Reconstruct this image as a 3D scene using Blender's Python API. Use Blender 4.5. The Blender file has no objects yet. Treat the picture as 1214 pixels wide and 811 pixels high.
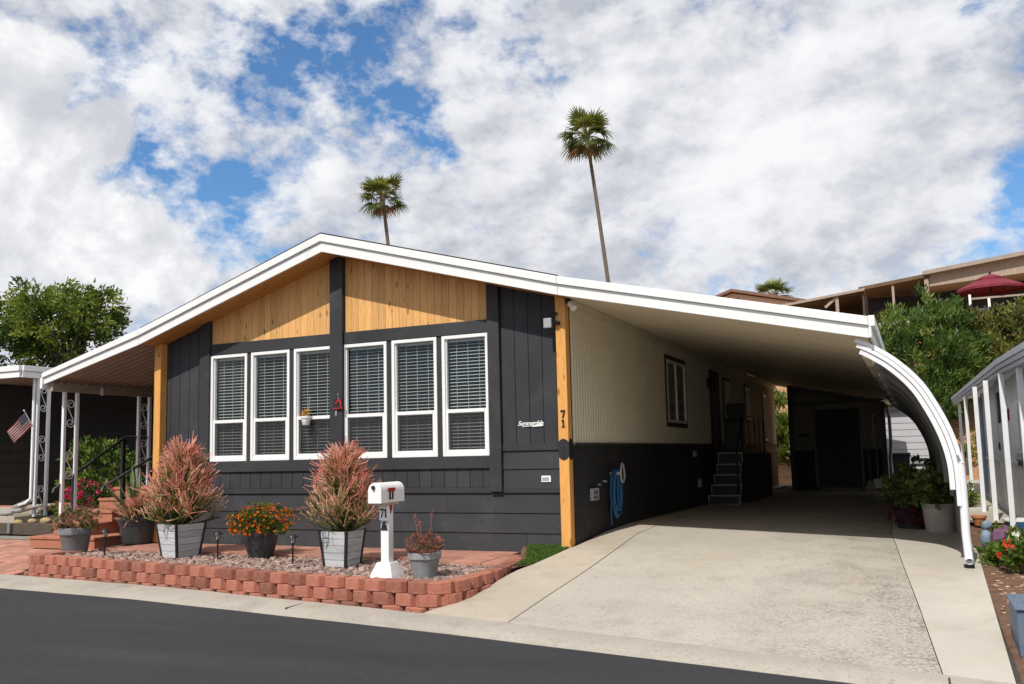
import bpy, math, random
import numpy as np
from mathutils import Vector, noise as mnoise
random.seed(7); rng = np.random.default_rng(11)
S = bpy.context.scene; COL = S.collection
R = math.radians

# ------------------------------------------------------------------ mesh helpers
class MB:
    def __init__(s): s.v=[]; s.f=[]; s.a=[]; s.n=0
    def add(s, vs, fs, a=0.5):
        b=s.n; vs=[tuple(map(float,p)) for p in vs]; s.v+=vs; s.n+=len(vs)
        s.a += list(a) if hasattr(a,'__len__') else [a]*len(vs)
        s.f += [tuple(b+i for i in f) for f in fs]; return s
    def arr(s, V, F, A):
        b=s.n; s.v += V.tolist(); s.n += len(V); s.a += A.tolist(); s.f += (F+b).tolist(); return s
    def box(s,x0,x1,y0,y1,z0,z1,a=0.5):
        if x0>x1:x0,x1=x1,x0
        if y0>y1:y0,y1=y1,y0
        if z0>z1:z0,z1=z1,z0
        return s.add([(x0,y0,z0),(x1,y0,z0),(x1,y1,z0),(x0,y1,z0),(x0,y0,z1),(x1,y0,z1),(x1,y1,z1),(x0,y1,z1)],
          [(0,3,2,1),(4,5,6,7),(0,1,5,4),(1,2,6,5),(2,3,7,6),(3,0,4,7)],a)
    def obox(s,c,ex,ey,ez,a=0.5):       # centre and three half-axis vectors
        c,ex,ey,ez=map(Vector,(c,ex,ey,ez)); vs=[]
        for k in (-1,1):
            for i,j in ((-1,-1),(1,-1),(1,1),(-1,1)): vs.append(c+ex*i+ey*j+ez*k)
        return s.add(vs,[(0,3,2,1),(4,5,6,7),(0,1,5,4),(1,2,6,5),(2,3,7,6),(3,0,4,7)],a)
    def prism(s,poly,ax,a0,a1,a=0.5):    # poly in the other two axes, extruded along axis ax
        n=len(poly)
        def mk(p,t):
            if ax=='y': return (p[0],t,p[1])
            if ax=='x': return (t,p[0],p[1])
            return (p[0],p[1],t)
        vs=[mk(p,a0) for p in poly]+[mk(p,a1) for p in poly]
        fs=[tuple(range(n)),tuple(range(2*n-1,n-1,-1))]+[(i,i+n,(i+1)%n+n,(i+1)%n) for i in range(n)]
        return s.add(vs,fs,a)
    def tube(s,path,r,n=8,a=0.5,caps=True):
        P=[Vector(p) for p in path]; m=len(P)
        if not hasattr(r,'__len__'): r=[r]*m
        if not hasattr(a,'__len__'): a=[a]*m
        vs=[];av=[]; up=None
        for i in range(m):
            t=(P[min(i+1,m-1)]-P[max(i-1,0)])
            if t.length<1e-9: t=Vector((0,0,1))
            t.normalize()
            if up is None:
                up=Vector((0,0,1)) if abs(t.z)<.9 else Vector((1,0,0))
            u=up-t*up.dot(t)
            if u.length<1e-6: u=t.orthogonal()
            u.normalize(); w=t.cross(u); up=u
            for k in range(n):
                q=2*math.pi*k/n; vs.append(P[i]+(u*math.cos(q)+w*math.sin(q))*r[i]); av.append(a[i])
        fs=[(i*n+k,i*n+(k+1)%n,(i+1)*n+(k+1)%n,(i+1)*n+k) for i in range(m-1) for k in range(n)]
        if caps: fs+=[tuple(range(n-1,-1,-1)),tuple((m-1)*n+k for k in range(n))]
        return s.add(vs,fs,av)
    def lathe(s,prof,cx,cy,n=28,a=0.5,sq=None):
        vs=[];fs=[]; m=len(prof)
        for r,z in prof:
            for k in range(n):
                q=2*math.pi*k/n; vs.append((cx+r*math.cos(q),cy+r*math.sin(q),z))
        for i in range(m-1):
            for k in range(n): fs.append((i*n+k,i*n+(k+1)%n,(i+1)*n+(k+1)%n,(i+1)*n+k))
        if prof[0][0]>1e-4: fs.append(tuple(range(n-1,-1,-1)))
        if prof[-1][0]>1e-4: fs.append(tuple((m-1)*n+k for k in range(n)))
        return s.add(vs,fs,a)
    def grid(s,fn,nu,nv,a=0.5):
        vs=[fn(i/nu,j/nv) for j in range(nv+1) for i in range(nu+1)]
        fs=[(j*(nu+1)+i,j*(nu+1)+i+1,(j+1)*(nu+1)+i+1,(j+1)*(nu+1)+i) for j in range(nv) for i in range(nu)]
        return s.add(vs,fs,a)
    def build(s,name,mat,parent=None,smooth=False,bevel=0,solid=0):
        off=org(parent) if parent else Vector((0,0,0))
        me=bpy.data.meshes.new(name)
        V=np.array(s.v,dtype=np.float64)-np.array(off)
        me.from_pydata(V.tolist(),[],s.f)
        at=me.attributes.new('var','FLOAT','POINT'); at.data.foreach_set('value',np.array(s.a,dtype=np.float32))
        me.materials.append(mat); me.update()
        if smooth:
            me.polygons.foreach_set('use_smooth',[True]*len(me.polygons))
            try: me.set_sharp_from_angle(angle=R(38))
            except Exception: pass
        o=bpy.data.objects.new(name,me); COL.objects.link(o)
        if parent: o.parent=parent
        if solid:
            md=o.modifiers.new('solid','SOLIDIFY'); md.thickness=solid; md.offset=0
        if bevel:
            md=o.modifiers.new('bevel','BEVEL'); md.width=bevel; md.segments=2; md.limit_method='ANGLE'; md.angle_limit=R(40)
        return o
def org(o):
    v=Vector((0,0,0))
    while o: v+=o.location; o=o.parent
    return v
def thing(name,label,cat,loc,group=None):
    o=bpy.data.objects.new(name,None); COL.objects.link(o); o.location=loc; o.empty_display_size=.1
    o['label']=label; o['category']=cat
    if group: o['group']=group
    return o
def tag(o,label,cat,group=None):
    o['label']=label; o['category']=cat
    if group: o['group']=group
    return o
def struct(o,kind='structure'): o['kind']=kind; return o
def copy_tree(o,parent=None):
    c=o.copy(); COL.objects.link(c); c.parent=parent
    for ch in list(o.children): copy_tree(ch,c)
    return c
def lerp(a,b,t): return a+(b-a)*t
def interp(x,xs,ys): return float(np.interp(x,xs,ys))

# leaves: arrays of small folded quads. pos (n,3) base, d (n,3) direction, L, W arrays
def leaves(mb,pos,d,L,W,var,rg,curl=.15):
    n=len(pos); d=d/np.linalg.norm(d,axis=1,keepdims=True)
    rnd=rg.normal(size=(n,3)); side=np.cross(d,rnd); side/=np.linalg.norm(side,axis=1,keepdims=True)+1e-9
    nr=np.cross(side,d)
    L=np.broadcast_to(np.asarray(L,float),(n,))[:,None]; W=np.broadcast_to(np.asarray(W,float),(n,))[:,None]
    a=pos; b=pos+d*L*.45+side*W*.5+nr*W*curl; c=pos+d*L-nr*L*curl*.5; e=pos+d*L*.45-side*W*.5+nr*W*curl; m=pos+d*L*.5
    V=np.stack([a,b,c,e],1).reshape(-1,3)
    k=np.arange(n)[:,None]*4
    F=np.concatenate([k+np.array([[0,1,2]]),k+np.array([[0,2,3]])],0)
    mb.arr(V,F,np.repeat(np.broadcast_to(var,(n,)),4))
def clumps(mb,cents,npc,size,L,W,rg,up=.5,vr=(0,1),flat=1.0,outc=None):
    """leaf tufts: every centre carries npc leaves that radiate from it"""
    C=np.repeat(np.asarray(cents),npc,0); n=len(C)
    d=rg.normal(size=(n,3)); d/=np.linalg.norm(d,axis=1,keepdims=True); 
    if outc is not None:
        o=C-np.asarray(outc); o/=np.linalg.norm(o,axis=1,keepdims=True)+1e-6; d=d*.8+o*.6
    d[:,2]+=up
    cv=np.repeat(rg.uniform(vr[0],vr[1],len(cents)),npc)
    pos=C+rg.normal(size=(n,3))*size*np.array([1,1,flat])
    leaves(mb,pos,d,L*rg.uniform(.6,1.25,n),W*rg.uniform(.7,1.2,n),np.clip(cv+rg.normal(size=n)*.13,0,1),rg)
def ell_pts(rg,c,r,n,shell=.45,lump=.25,seed=0):
    d=rg.normal(size=(n,3)); d/=np.linalg.norm(d,axis=1,keepdims=True)
    rad=rg.uniform(shell**3,1,n)**(1/3)
    lu=np.array([1+lump*mnoise.noise(Vector((q[0]*2.2+seed,q[1]*2.2,q[2]*2.2))) *2 for q in d])
    return np.asarray(c)+d*np.asarray(r)*(rad*lu)[:,None]

# ------------------------------------------------------------------ materials
def nodes(name):
    m=bpy.data.materials.new(name); m.use_nodes=True; nt=m.node_tree; nt.nodes.clear()
    out=nt.nodes.new('ShaderNodeOutputMaterial'); p=nt.nodes.new('ShaderNodeBsdfPrincipled')
    nt.links.new(p.outputs[0],out.inputs[0]); return m,nt,p,out
class NB:
    def __init__(s,nt): s.nt=nt; s.N=nt.nodes; s.L=nt.links; s._tc=None
    def n(s,t,**k):
        o=s.N.new(t)
        for a,b in k.items():
            if a.startswith('i_'): o.inputs[a[2:]].default_value=b
            else: setattr(o,a,b)
        return o
    def co(s,scale=(1,1,1),src='Object'):
        if not s._tc: s._tc=s.n('ShaderNodeTexCoord')
        mp=s.n('ShaderNodeMapping'); mp.inputs['Scale'].default_value=scale
        s.L.new(s._tc.outputs[src],mp.inputs['Vector']); return mp.outputs[0]
    def noise(s,scale,detail=4,rough=.55,vec=None,dist=0):
        t=s.n('ShaderNodeTexNoise'); t.inputs['Scale'].default_value=scale; t.inputs['Detail'].default_value=detail
        t.inputs['Roughness'].default_value=rough; t.inputs['Distortion'].default_value=dist
        s.L.new(vec if vec else s.co(),t.inputs['Vector']); return t.outputs['Fac']
    def ramp(s,fac,stops,interp='LINEAR'):
        r=s.n('ShaderNodeValToRGB'); r.color_ramp.interpolation=interp; e=r.color_ramp.elements
        while len(e)<len(stops): e.new(.5)
        for q,(p,c) in zip(e,stops):
            q.position=p; q.color=(c,c,c,1) if not hasattr(c,'__len__') else (*c,1)
        s.L.new(fac,r.inputs[0]); return r.outputs[0]
    def mix(s,fac,a,b,mode='MIX'):
        m=s.n('ShaderNodeMix',data_type='RGBA',blend_type=mode)
        for sock,val in ((m.inputs[0],fac),(m.inputs[6],a),(m.inputs[7],b)):
            if hasattr(val,'is_output'): s.L.new(val,sock)
            elif hasattr(val,'__len__'): sock.default_value=(*val,1)
            else: sock.default_value=val
        return m.outputs[2]
    def math(s,op,a,b=0.0,c=None):
        m=s.n('ShaderNodeMath',operation=op)
        for i,val in enumerate((a,b,c)):
            if val is None: continue
            if hasattr(val,'is_output'): s.L.new(val,m.inputs[i])
            else: m.inputs[i].default_value=val
        return m.outputs[0]
    def bump(s,p,h,strength=.3,dist=.01):
        b=s.n('ShaderNodeBump'); b.inputs['Strength'].default_value=strength; b.inputs['Distance'].default_value=dist
        s.L.new(h,b.inputs['Height']); s.L.new(b.outputs[0],p.inputs['Normal'])
    def attr(s,name='var'):
        a=s.n('ShaderNodeAttribute',attribute_name=name); return a.outputs['Fac']
MATS={}
def mat(name,col,rough=.6,var=.15,scale=3,bump=.15,bscale=60,stretch=(1,1,1),metal=0,spec=.5,dirt=None,dist=.004,pv=0):
    m,nt,p,out=nodes(name); b=NB(nt)
    c=np.array(col,float); v=b.co(stretch)
    f=b.noise(scale,6,.6,v); base=b.ramp(f,[(.3,tuple(c*(1-var))),(.7,tuple(np.minimum(c*(1+var),.95)))])
    if pv:
        base=b.mix(1,base,b.ramp(b.attr(),[(0,1-pv),(1,1+pv)]),'MULTIPLY')
    if dirt:
        f2=b.noise(dirt[1],8,.65); base=b.mix(b.ramp(f2,[(dirt[2],0.0),(dirt[2]+.2,dirt[3])]),base,dirt[0])
    nt.links.new(base,p.inputs['Base Color'])
    fr=b.noise(scale*3,4,.6,v); nt.links.new(b.ramp(fr,[(.3,max(rough-.08,0)),(.7,min(rough+.08,1))]),p.inputs['Roughness'])
    p.inputs['Metallic'].default_value=metal; p.inputs['Specular IOR Level'].default_value=spec
    if bump: b.bump(p,b.noise(bscale,5,.6,v),bump,dist)
    MATS[name]=m; return m
def leafmat(name,stops,trans=.25,rough=.5):
    m,nt,p,out=nodes(name); b=NB(nt)
    col=b.ramp(b.attr(),stops); col=b.mix(1,col,b.ramp(b.noise(9,3),[(.3,.75),(.7,1.2)]),'MULTIPLY')
    nt.links.new(col,p.inputs['Base Color']); p.inputs['Roughness'].default_value=rough; p.inputs['Specular IOR Level'].default_value=.35
    if trans:
        t=b.n('ShaderNodeBsdfTranslucent'); nt.links.new(b.mix(1,col,(1.5,1.5,.8),'MULTIPLY'),t.inputs[0])
        mx=b.n('ShaderNodeMixShader'); mx.inputs[0].default_value=trans
        nt.links.new(p.outputs[0],mx.inputs[1]); nt.links.new(t.outputs[0],mx.inputs[2]); nt.links.new(mx.outputs[0],out.inputs[0])
    MATS[name]=m; return m

white=mat('white_paint',(.78,.78,.77),.45,.04,2,.06,40,dirt=((.45,.42,.38),1.5,.62,.35))
whitegloss=mat('white_vinyl',(.8,.8,.79),.35,.03,3,.03,30)
whitepost=mat('white_enamel',(.76,.77,.78),.4,.05,6,.06,60,dirt=((.4,.33,.26),5,.66,.5))
greypaint=mat('pale_grey_paint',(.62,.635,.66),.5,.05,4,.08,50)
def siding(name,col,stretch,var=.22):
    m,nt,p,out=nodes(name); b=NB(nt); c=np.array(col)
    v=b.co(stretch); g=b.noise(14,7,.7,v,.6); lo=b.noise(.9,4,.5)
    base=b.ramp(g,[(.25,tuple(c*(1-var))),(.5,tuple(c)),(.78,tuple(c*(1+var*1.7)))])
    base=b.mix(1,base,b.ramp(lo,[(.3,.80),(.7,1.22)]),'MULTIPLY')
    base=b.mix(b.ramp(b.noise(2.3,8,.7),[(.52,0.0),(.80,.35)]),base,(.11,.105,.10))
    base=b.mix(1,base,b.ramp(b.attr(),[(0,.82),(1,1.18)]),'MULTIPLY')
    nt.links.new(base,p.inputs['Base Color']); nt.links.new(b.ramp(g,[(.2,.55),(.8,.75)]),p.inputs['Roughness'])
    p.inputs['Specular IOR Level'].default_value=.35
    b.bump(p,g,.5,.006); MATS[name]=m; return m
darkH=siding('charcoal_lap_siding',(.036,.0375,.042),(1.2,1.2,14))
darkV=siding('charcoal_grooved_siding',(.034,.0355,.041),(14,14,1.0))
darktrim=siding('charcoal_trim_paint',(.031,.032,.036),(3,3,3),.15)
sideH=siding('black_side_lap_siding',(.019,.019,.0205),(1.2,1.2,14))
def cedar(name,col,along,board=None,var=.3):
    m,nt,p,out=nodes(name); b=NB(nt); c=np.array(col)
    st=[16,16,16]; st[along]=1.0
    v=b.co(tuple(st)); g=b.noise(3.2,8,.62,v,1.4)
    base=b.ramp(g,[(.25,tuple(c*np.array((.72,.60,.45)))),(.5,tuple(c)),(.75,tuple(np.minimum(c*np.array((1.18,1.22,1.3)),.9)))])
    # knots
    vo=b.n('ShaderNodeTexVoronoi'); vo.inputs['Scale'].default_value=1.0; ks=[7,7,7]; ks[along]=2.6
    nt.links.new(b.co(tuple(ks)),vo.inputs['Vector'])
    kn=b.ramp(vo.outputs['Distance'],[(.07,1.0),(.17,0.0)])
    base=b.mix(b.math('MULTIPLY',kn,.75),base,(c*np.array((.28,.18,.10))).tolist())
    base=b.mix(1,base,b.ramp(b.attr(),[(0,.78),(.5,1.0),(1,1.14)]),'MULTIPLY')
    nt.links.new(base,p.inputs['Base Color']); p.inputs['Roughness'].default_value=.5; p.inputs['Specular IOR Level'].default_value=.35
    b.bump(p,g,.25,.003); MATS[name]=m; return m
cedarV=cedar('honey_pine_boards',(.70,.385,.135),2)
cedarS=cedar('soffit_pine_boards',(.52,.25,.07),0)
cedarP=cedar('honey_timber_post',(.66,.33,.09),2)
cream=mat('cream_metal_siding',(.62,.57,.43),.55,.06,1.2,.05,30,dirt=((.30,.26,.17),.8,.60,.35))
ceilm=mat('cream_metal_ceiling',(.72,.62,.46),.5,.08,.8,.05,30,dirt=((.30,.22,.13),.6,.56,.35))
awnm=mat('tan_awning_metal',(.27,.205,.16),.5,.12,1.5,.05,30)
shingle=mat('black_roof_shingle',(.035,.035,.037),.9,.35,12,.6,90)
metalwhite=mat('white_ribbed_metal',(.74,.75,.77),.38,.05,3,.03,30,dirt=((.45,.43,.40),2.5,.60,.3))
shademetal=mat('shade_toned_white_panel',(.17,.165,.155),.5,.15,2,.05,30,dirt=((.2,.18,.15),2,.55,.5))  # white metal under the carport, its shade put into the dark base colour
blackmetal=mat('black_iron',(.018,.018,.02),.42,.2,10,.06,60)
steel=mat('grey_steel',(.33,.34,.36),.4,.12,6,.05,60,metal=.6)
gutgrey=mat('weathered_grey_gutter',(.40,.42,.46),.5,.12,3,.1,30,dirt=((.25,.24,.24),3,.55,.5))
brownwall=mat('dark_brown_lap',(.020,.016,.0135),.7,.2,2,.1,40)
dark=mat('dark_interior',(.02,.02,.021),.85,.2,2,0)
blindm=mat('white_blind_slat',(.52,.545,.56),.5,.04,3,0)
charplas=mat('charcoal_plastic',(.042,.045,.050),.42,.15,8,.05,60)
greyplas=mat('grey_plastic_pot',(.16,.165,.175),.5,.14,6,.08,60,dirt=((.28,.27,.25),6,.58,.5))
concpot=mat('rough_concrete_pot',(.26,.27,.27),.85,.2,9,.4,70,dirt=((.14,.14,.13),7,.55,.6))
stonepot=mat('pale_stone_pot',(.46,.42,.36),.8,.15,6,.35,50,dirt=((.25,.21,.17),5,.56,.6))
terracotta=mat('terracotta_clay',(.42,.16,.07),.75,.15,6,.2,50)
bluepot=mat('blue_glazed_ceramic',(.05,.17,.40),.25,.25,5,.05,40)
brick=mat('red_split_block',(.315,.112,.073),.9,.2,7,.9,45,dirt=((.30,.165,.12),4,.46,.75),dist=.02,pv=.42)
paver=mat('red_concrete_paver',(.37,.175,.122),.85,.16,6,.3,60,dirt=((.34,.21,.16),2.2,.54,.6),pv=.22)
stepm=mat('terracotta_step_paint',(.37,.145,.085),.8,.14,3,.3,60,dirt=((.22,.09,.055),3,.56,.5))
planks=mat('grey_weathered_planks',(.46,.465,.475),.75,.22,5,.35,40,(1,1,9),dirt=((.55,.55,.55),7,.6,.5),pv=.18)
soil=mat('brown_garden_soil',(.16,.085,.05),.95,.35,9,1.0,38,dirt=((.30,.20,.13),22,.60,.8),dist=.03)
mulch=mat('dark_mulch',(.055,.042,.036),.95,.4,18,1.0,60,dist=.03)
timber=mat('old_dark_timber',(.075,.052,.038),.85,.25,5,.5,30,(1,6,6))
driftw=mat('grey_driftwood',(.27,.25,.22),.85,.3,6,.5,30,(2,2,6))
yellowrock=mat('ochre_field_stone',(.36,.26,.12),.9,.3,7,.6,30)
hosem=mat('blue_rubber_hose',(.012,.10,.23),.45,.15,10,.05,60)
redm=mat('red_enamel',(.35,.012,.018),.45,.2,6,.05,60)
redcloth=mat('maroon_canvas',(.17,.010,.024),.75,.15,3,.1,60)
tarp=mat('slate_blue_screen',(.045,.06,.085),.7,.15,2,.1,30)
tanwall=mat('tan_vertical_siding',(.37,.29,.22),.75,.10,2,.2,30,(6,6,.6))
tantrim=mat('beige_trim',(.32,.265,.215),.65,.1,3,.1,30)
brownroof=mat('brown_roof_underside',(.13,.085,.045),.8,.2,3,.2,30)
pinkwall=mat('peach_stucco',(.58,.42,.32),.8,.08,3,.2,30)
greyboard=mat('pale_grey_siding',(.40,.40,.42),.65,.08,2,.1,40,(1,1,8))
shedgrey=mat('light_grey_metal_panel',(.70,.705,.715),.5,.07,2,.05,30,dirt=((.3,.29,.28),2,.6,.4))
woodbrown=mat('brown_wood_door',(.055,.035,.024),.6,.25,4,.2,30,(6,6,1))
shedwall=mat('dim_shed_stucco',(.33,.30,.24),.8,.1,3,.1,40)
bark=mat('grey_brown_bark',(.12,.09,.065),.9,.35,6,.9,25,(1,1,.35),dist=.03)
palmbark=mat('ringed_palm_bark',(.16,.125,.10),.9,.3,5,.9,9,(1,1,5),dist=.05)
lightgrey=mat('silver_grey_plastic',(.33,.33,.35),.4,.05,4,.04,40)
brass=mat('tan_putty',(.45,.38,.28),.5,.1,4,.05,40)
bluegrey=mat('blue_grey_stone',(.20,.26,.33),.6,.25,9,.2,40)
purple=mat('purple_glazed_stone',(.17,.08,.15),.5,.3,9,.2,40)
boxblue=mat('slate_blue_painted_wood',(.10,.14,.20),.6,.2,5,.3,40)
teal=mat('teal_ceramic',(.02,.20,.22),.35,.2,5,.05,40)
blackm=mat('black_paint',(.012,.012,.013),.4,.1,5,.02,40)

# weathered concrete
def concrete(name,col,speck=.5,stain=.5,rust=.2,side=0):
    m,nt,p,out=nodes(name); b=NB(nt); c=np.array(col)
    big=b.noise(.55,7,.6); mid=b.noise(2.6,8,.68); fine=b.noise(34,6,.75); ag=b.noise(60,4,.7)
    base=b.ramp(big,[(.3,tuple(c*.86)),(.7,tuple(np.minimum(c*1.12,.9)))])
    base=b.mix(b.ramp(mid,[(.52,0.0),(.72,stain)]),base,(c*np.array((.66,.62,.57))).tolist())
    base=b.mix(b.ramp(b.noise(.8,5,.6,b.co((1,.6,1))),[(.56,0.0),(.75,rust)]),base,(c*np.array((1.0,.80,.60))).tolist())
    base=b.mix(b.ramp(fine,[(.34,speck),(.46,0.0)]),base,(c*.45).tolist())
    base=b.mix(b.ramp(b.noise(1.05,3,.5,b.co((1,.7,1))),[(.66,0.0),(.74,stain*.45)]),base,(c*.45).tolist())
    base=b.mix(b.ramp(ag,[(.56,0.0),(.68,speck*.6)]),base,np.minimum(c*1.45,.85).tolist())
    if side:      # tyre-worn, coarser aggregate strip along one side of the slab
        sx=b.n('ShaderNodeSeparateXYZ'); nt.links.new(b.co(),sx.inputs[0])
        w=b.ramp(sx.outputs[0],[(.0,0.0),(1.0,1.0)])
        mr=b.n('ShaderNodeMapRange'); mr.inputs['From Min'].default_value=2.1; mr.inputs['From Max'].default_value=4.0; nt.links.new(sx.outputs[0],mr.inputs[0])
        rough=b.math('MULTIPLY',mr.outputs[0],b.ramp(b.noise(1.3,6,.65),[(.36,0.0),(.62,1.0)]))
        sp=b.ramp(b.noise(30,7,.8),[(.44,1.0),(.54,0.0)])
        base=b.mix(b.math('MULTIPLY',b.math('MULTIPLY',rough,sp),.95),base,(c*np.array((.36,.33,.30))).tolist())
    nt.links.new(base,p.inputs['Base Color']); p.inputs['Roughness'].default_value=.88; p.inputs['Specular IOR Level'].default_value=.25
    b.bump(p,b.noise(70,6,.7),.35,.006); MATS[name]=m; return m
concD=concrete('driveway_concrete',(.425,.390,.335),.75,.5,.35,side=1)
concS=concrete('smooth_path_concrete',(.47,.43,.37),.16,.40,.3)
concL=concrete('left_strip_concrete',(.43,.375,.30),.30,.5,.5)
concK=concrete('kerb_concrete',(.37,.335,.285),.7,.75,.3)
patio=concrete('patio_concrete',(.42,.37,.30),.3,.3,.2)
def asphalt():
    m,nt,p,out=nodes('asphalt'); b=NB(nt)
    f=b.noise(.35,6,.6,b.co((1,2.2,1))); g=b.noise(150,3,.6); st=b.noise(1.2,6,.6,b.co((.35,2.5,1)))
    base=b.ramp(f,[(.3,(.025,.026,.029)),(.7,(.037,.038,.042))])
    base=b.mix(b.ramp(st,[(.5,0.0),(.75,.3)]),base,(.052,.052,.055))
    base=b.mix(b.ramp(g,[(.62,0.0),(.75,.55)]),base,(.12,.12,.12))
    base=b.mix(b.ramp(b.noise(28,5,.75),[(.50,0.0),(.72,.55)]),base,(.075,.075,.076))
    base=b.mix(b.ramp(b.noise(.22,3,.5,b.co((.5,3.2,1))),[(.42,0.0),(.62,.45)]),base,(.020,.020,.022))
    base=b.mix(b.ramp(b.noise(110,2),[(.28,.6),(.42,0.0)]),base,(.012,.012,.013))
    nt.links.new(base,p.inputs['Base Color']); p.inputs['Roughness'].default_value=.85; p.inputs['Specular IOR Level'].default_value=.3
    b.bump(p,b.noise(130,5,.7),.6,.006); return m
asph=asphalt()
def hillm():
    m,nt,p,out=nodes('hill_soil'); b=NB(nt)
    f=b.noise(.5,8,.65); g=b.noise(4,8,.7)
    base=b.ramp(g,[(.3,(.30,.15,.07)),(.55,(.46,.25,.12)),(.75,(.55,.35,.20))])
    base=b.mix(b.ramp(b.noise(9,5,.6),[(.62,0.0),(.68,.9)]),base,(.05,.03,.02))
    nt.links.new(base,p.inputs['Base Color']); p.inputs['Roughness'].default_value=.95; b.bump(p,g,1,.15); return m
hillsoil=hillm()
groundm=mat('bare_dry_ground',(.22,.17,.12),.95,.25,2,.5,12,dist=.03)
gravelm=mat('river_rock',(.27,.185,.155),.75,.25,40,.2,60,pv=.55)
gravelgrey=mat('grey_pea_gravel',(.22,.21,.18),.85,.3,60,.2,60,pv=.5)
# glass
def glassm():
    m=bpy.data.materials.new('window_glass'); m.use_nodes=True; nt=m.node_tree; nt.nodes.clear(); b=NB(nt)
    out=b.n('ShaderNodeOutputMaterial'); t=b.n('ShaderNodeBsdfTransparent'); t.inputs[0].default_value=(.90,.94,.92,1)
    g=b.n('ShaderNodeBsdfGlossy'); g.inputs['Roughness'].default_value=.015; g.inputs['Color'].default_value=(1,1,1,1)
    f=b.n('ShaderNodeFresnel'); gm=b.n('ShaderNodeNewGeometry'); ior=b.math('ADD',1.5,b.math('MULTIPLY',gm.outputs['Backfacing'],1/1.5-1.5)); nt.links.new(ior,f.inputs['IOR'])
    mx=b.n('ShaderNodeMixShader'); nt.links.new(f.outputs[0],mx.inputs[0]); nt.links.new(t.outputs[0],mx.inputs[1]); nt.links.new(g.outputs[0],mx.inputs[2])
    nt.links.new(mx.outputs[0],out.inputs[0])
    bp=b.n('ShaderNodeBump'); bp.inputs['Strength'].default_value=.04; bp.inputs['Distance'].default_value=.05
    nt.links.new(b.noise(1.2,2),bp.inputs['Height']); nt.links.new(bp.outputs[0],g.inputs['Normal'])
    return m
glass=glassm()
def screenm():
    m=bpy.data.materials.new('insect_screen'); m.use_nodes=True; nt=m.node_tree; nt.nodes.clear(); b=NB(nt)
    out=b.n('ShaderNodeOutputMaterial'); t=b.n('ShaderNodeBsdfTransparent'); d=b.n('ShaderNodeBsdfDiffuse'); d.inputs[0].default_value=(.055,.055,.055,1)
    mx=b.n('ShaderNodeMixShader'); mx.inputs[0].default_value=.42; nt.links.new(t.outputs[0],mx.inputs[1]); nt.links.new(d.outputs[0],mx.inputs[2]); nt.links.new(mx.outputs[0],out.inputs[0]); return m
screen=screenm()
# foliage
firestick=leafmat('fire_stick_stems',[(0,(.075,.100,.028)),(.28,(.22,.21,.065)),(.48,(.53,.39,.20)),(.68,(.68,.40,.27)),(.86,(.72,.31,.25)),(1,(.70,.235,.23))],.25,.5)
sedum=leafmat('rosy_succulent',[(0,(.07,.07,.03)),(.5,(.24,.12,.08)),(1,(.42,.14,.12))],.15,.5)
sedumg=leafmat('olive_rosy_sedum',[(0,(.05,.07,.02)),(.55,(.16,.15,.05)),(1,(.40,.20,.16))],.15,.5)
oleander=leafmat('oleander_leaf',[(0,(.032,.065,.014)),(.5,(.080,.145,.026)),(1,(.20,.25,.052))],.35,.45)
hedgeleaf=leafmat('olive_hedge_leaf',[(0,(.045,.055,.010)),(.5,(.11,.125,.025)),(1,(.24,.22,.055))],.3,.5)
treeleaf=leafmat('tree_leaf',[(0,(.040,.070,.013)),(.5,(.10,.155,.026)),(1,(.25,.28,.045))],.4,.45)
greenleaf=leafmat('garden_leaf',[(0,(.035,.07,.012)),(.5,(.085,.15,.025)),(1,(.20,.26,.05))],.35,.45)
succ=leafmat('jade_leaf',[(0,(.05,.075,.02)),(.5,(.11,.17,.035)),(1,(.24,.28,.07))],.2,.4)
palmleaf=leafmat('palm_frond',[(0,(.035,.062,.016)),(.5,(.085,.125,.03)),(1,(.24,.24,.07))],.3,.4)
deadpalm=leafmat('dry_palm_frond',[(0,(.16,.10,.05)),(1,(.36,.25,.14))],.2,.7)
grassm=leafmat('turf_blade',[(0,(.030,.075,.010)),(.6,(.075,.16,.020)),(1,(.17,.24,.045))],.3,.5)
orangefl=leafmat('orange_petal',[(0,(.50,.10,.004)),(1,(.74,.21,.008))],.2,.5)
pinkfl=leafmat('magenta_petal',[(0,(.36,.012,.08)),(1,(.60,.04,.16))],.25,.5)
redfl=leafmat('scarlet_petal',[(0,(.60,.03,.015)),(1,(.80,.10,.05))],.25,.5)
whitefl=leafmat('white_petal',[(0,(.65,.66,.60)),(1,(.8,.8,.78))],.25,.5)
agave=leafmat('agave_blade',[(0,(.06,.09,.035)),(.6,(.14,.19,.08)),(1,(.32,.34,.18))],.15,.5)
burg=leafmat('burgundy_leaf',[(0,(.07,.012,.02)),(1,(.20,.03,.05))],.2,.5)

# ================================================================== ground
KX=[-80,-40,-20,-8.08,-4.49,-.06,4.1,8,14,30,60]; KY=[-2.2,-2.2,-2.0,-2.205,-2.535,-3.25,-4.16,-5.2,-7.3,-15,-32]
def Ki(x): return interp(x,KX,KY)
def Kw(x): return interp(x,[-8,0,4,9],[.68,.50,.34,.34])
def dz(x,y):
    xs=min(max(x,0),5.5)
    if y<0:
        k=Ki(x); t=min(max((y-k)/(-k),0),1); return -.265+t*(.365-.02*xs)
    return interp(y,[0,1,2.2,4.5,8,20],[.10,.17,.20,.18,.15,.12])-.02*xs
g=MB()
def gfn(u,v):
    x=-400+800*u; y=-400+900*v; return (x,y,-.38)
g.grid(gfn,8,8); struct(g.build('ground',groundm))
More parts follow.
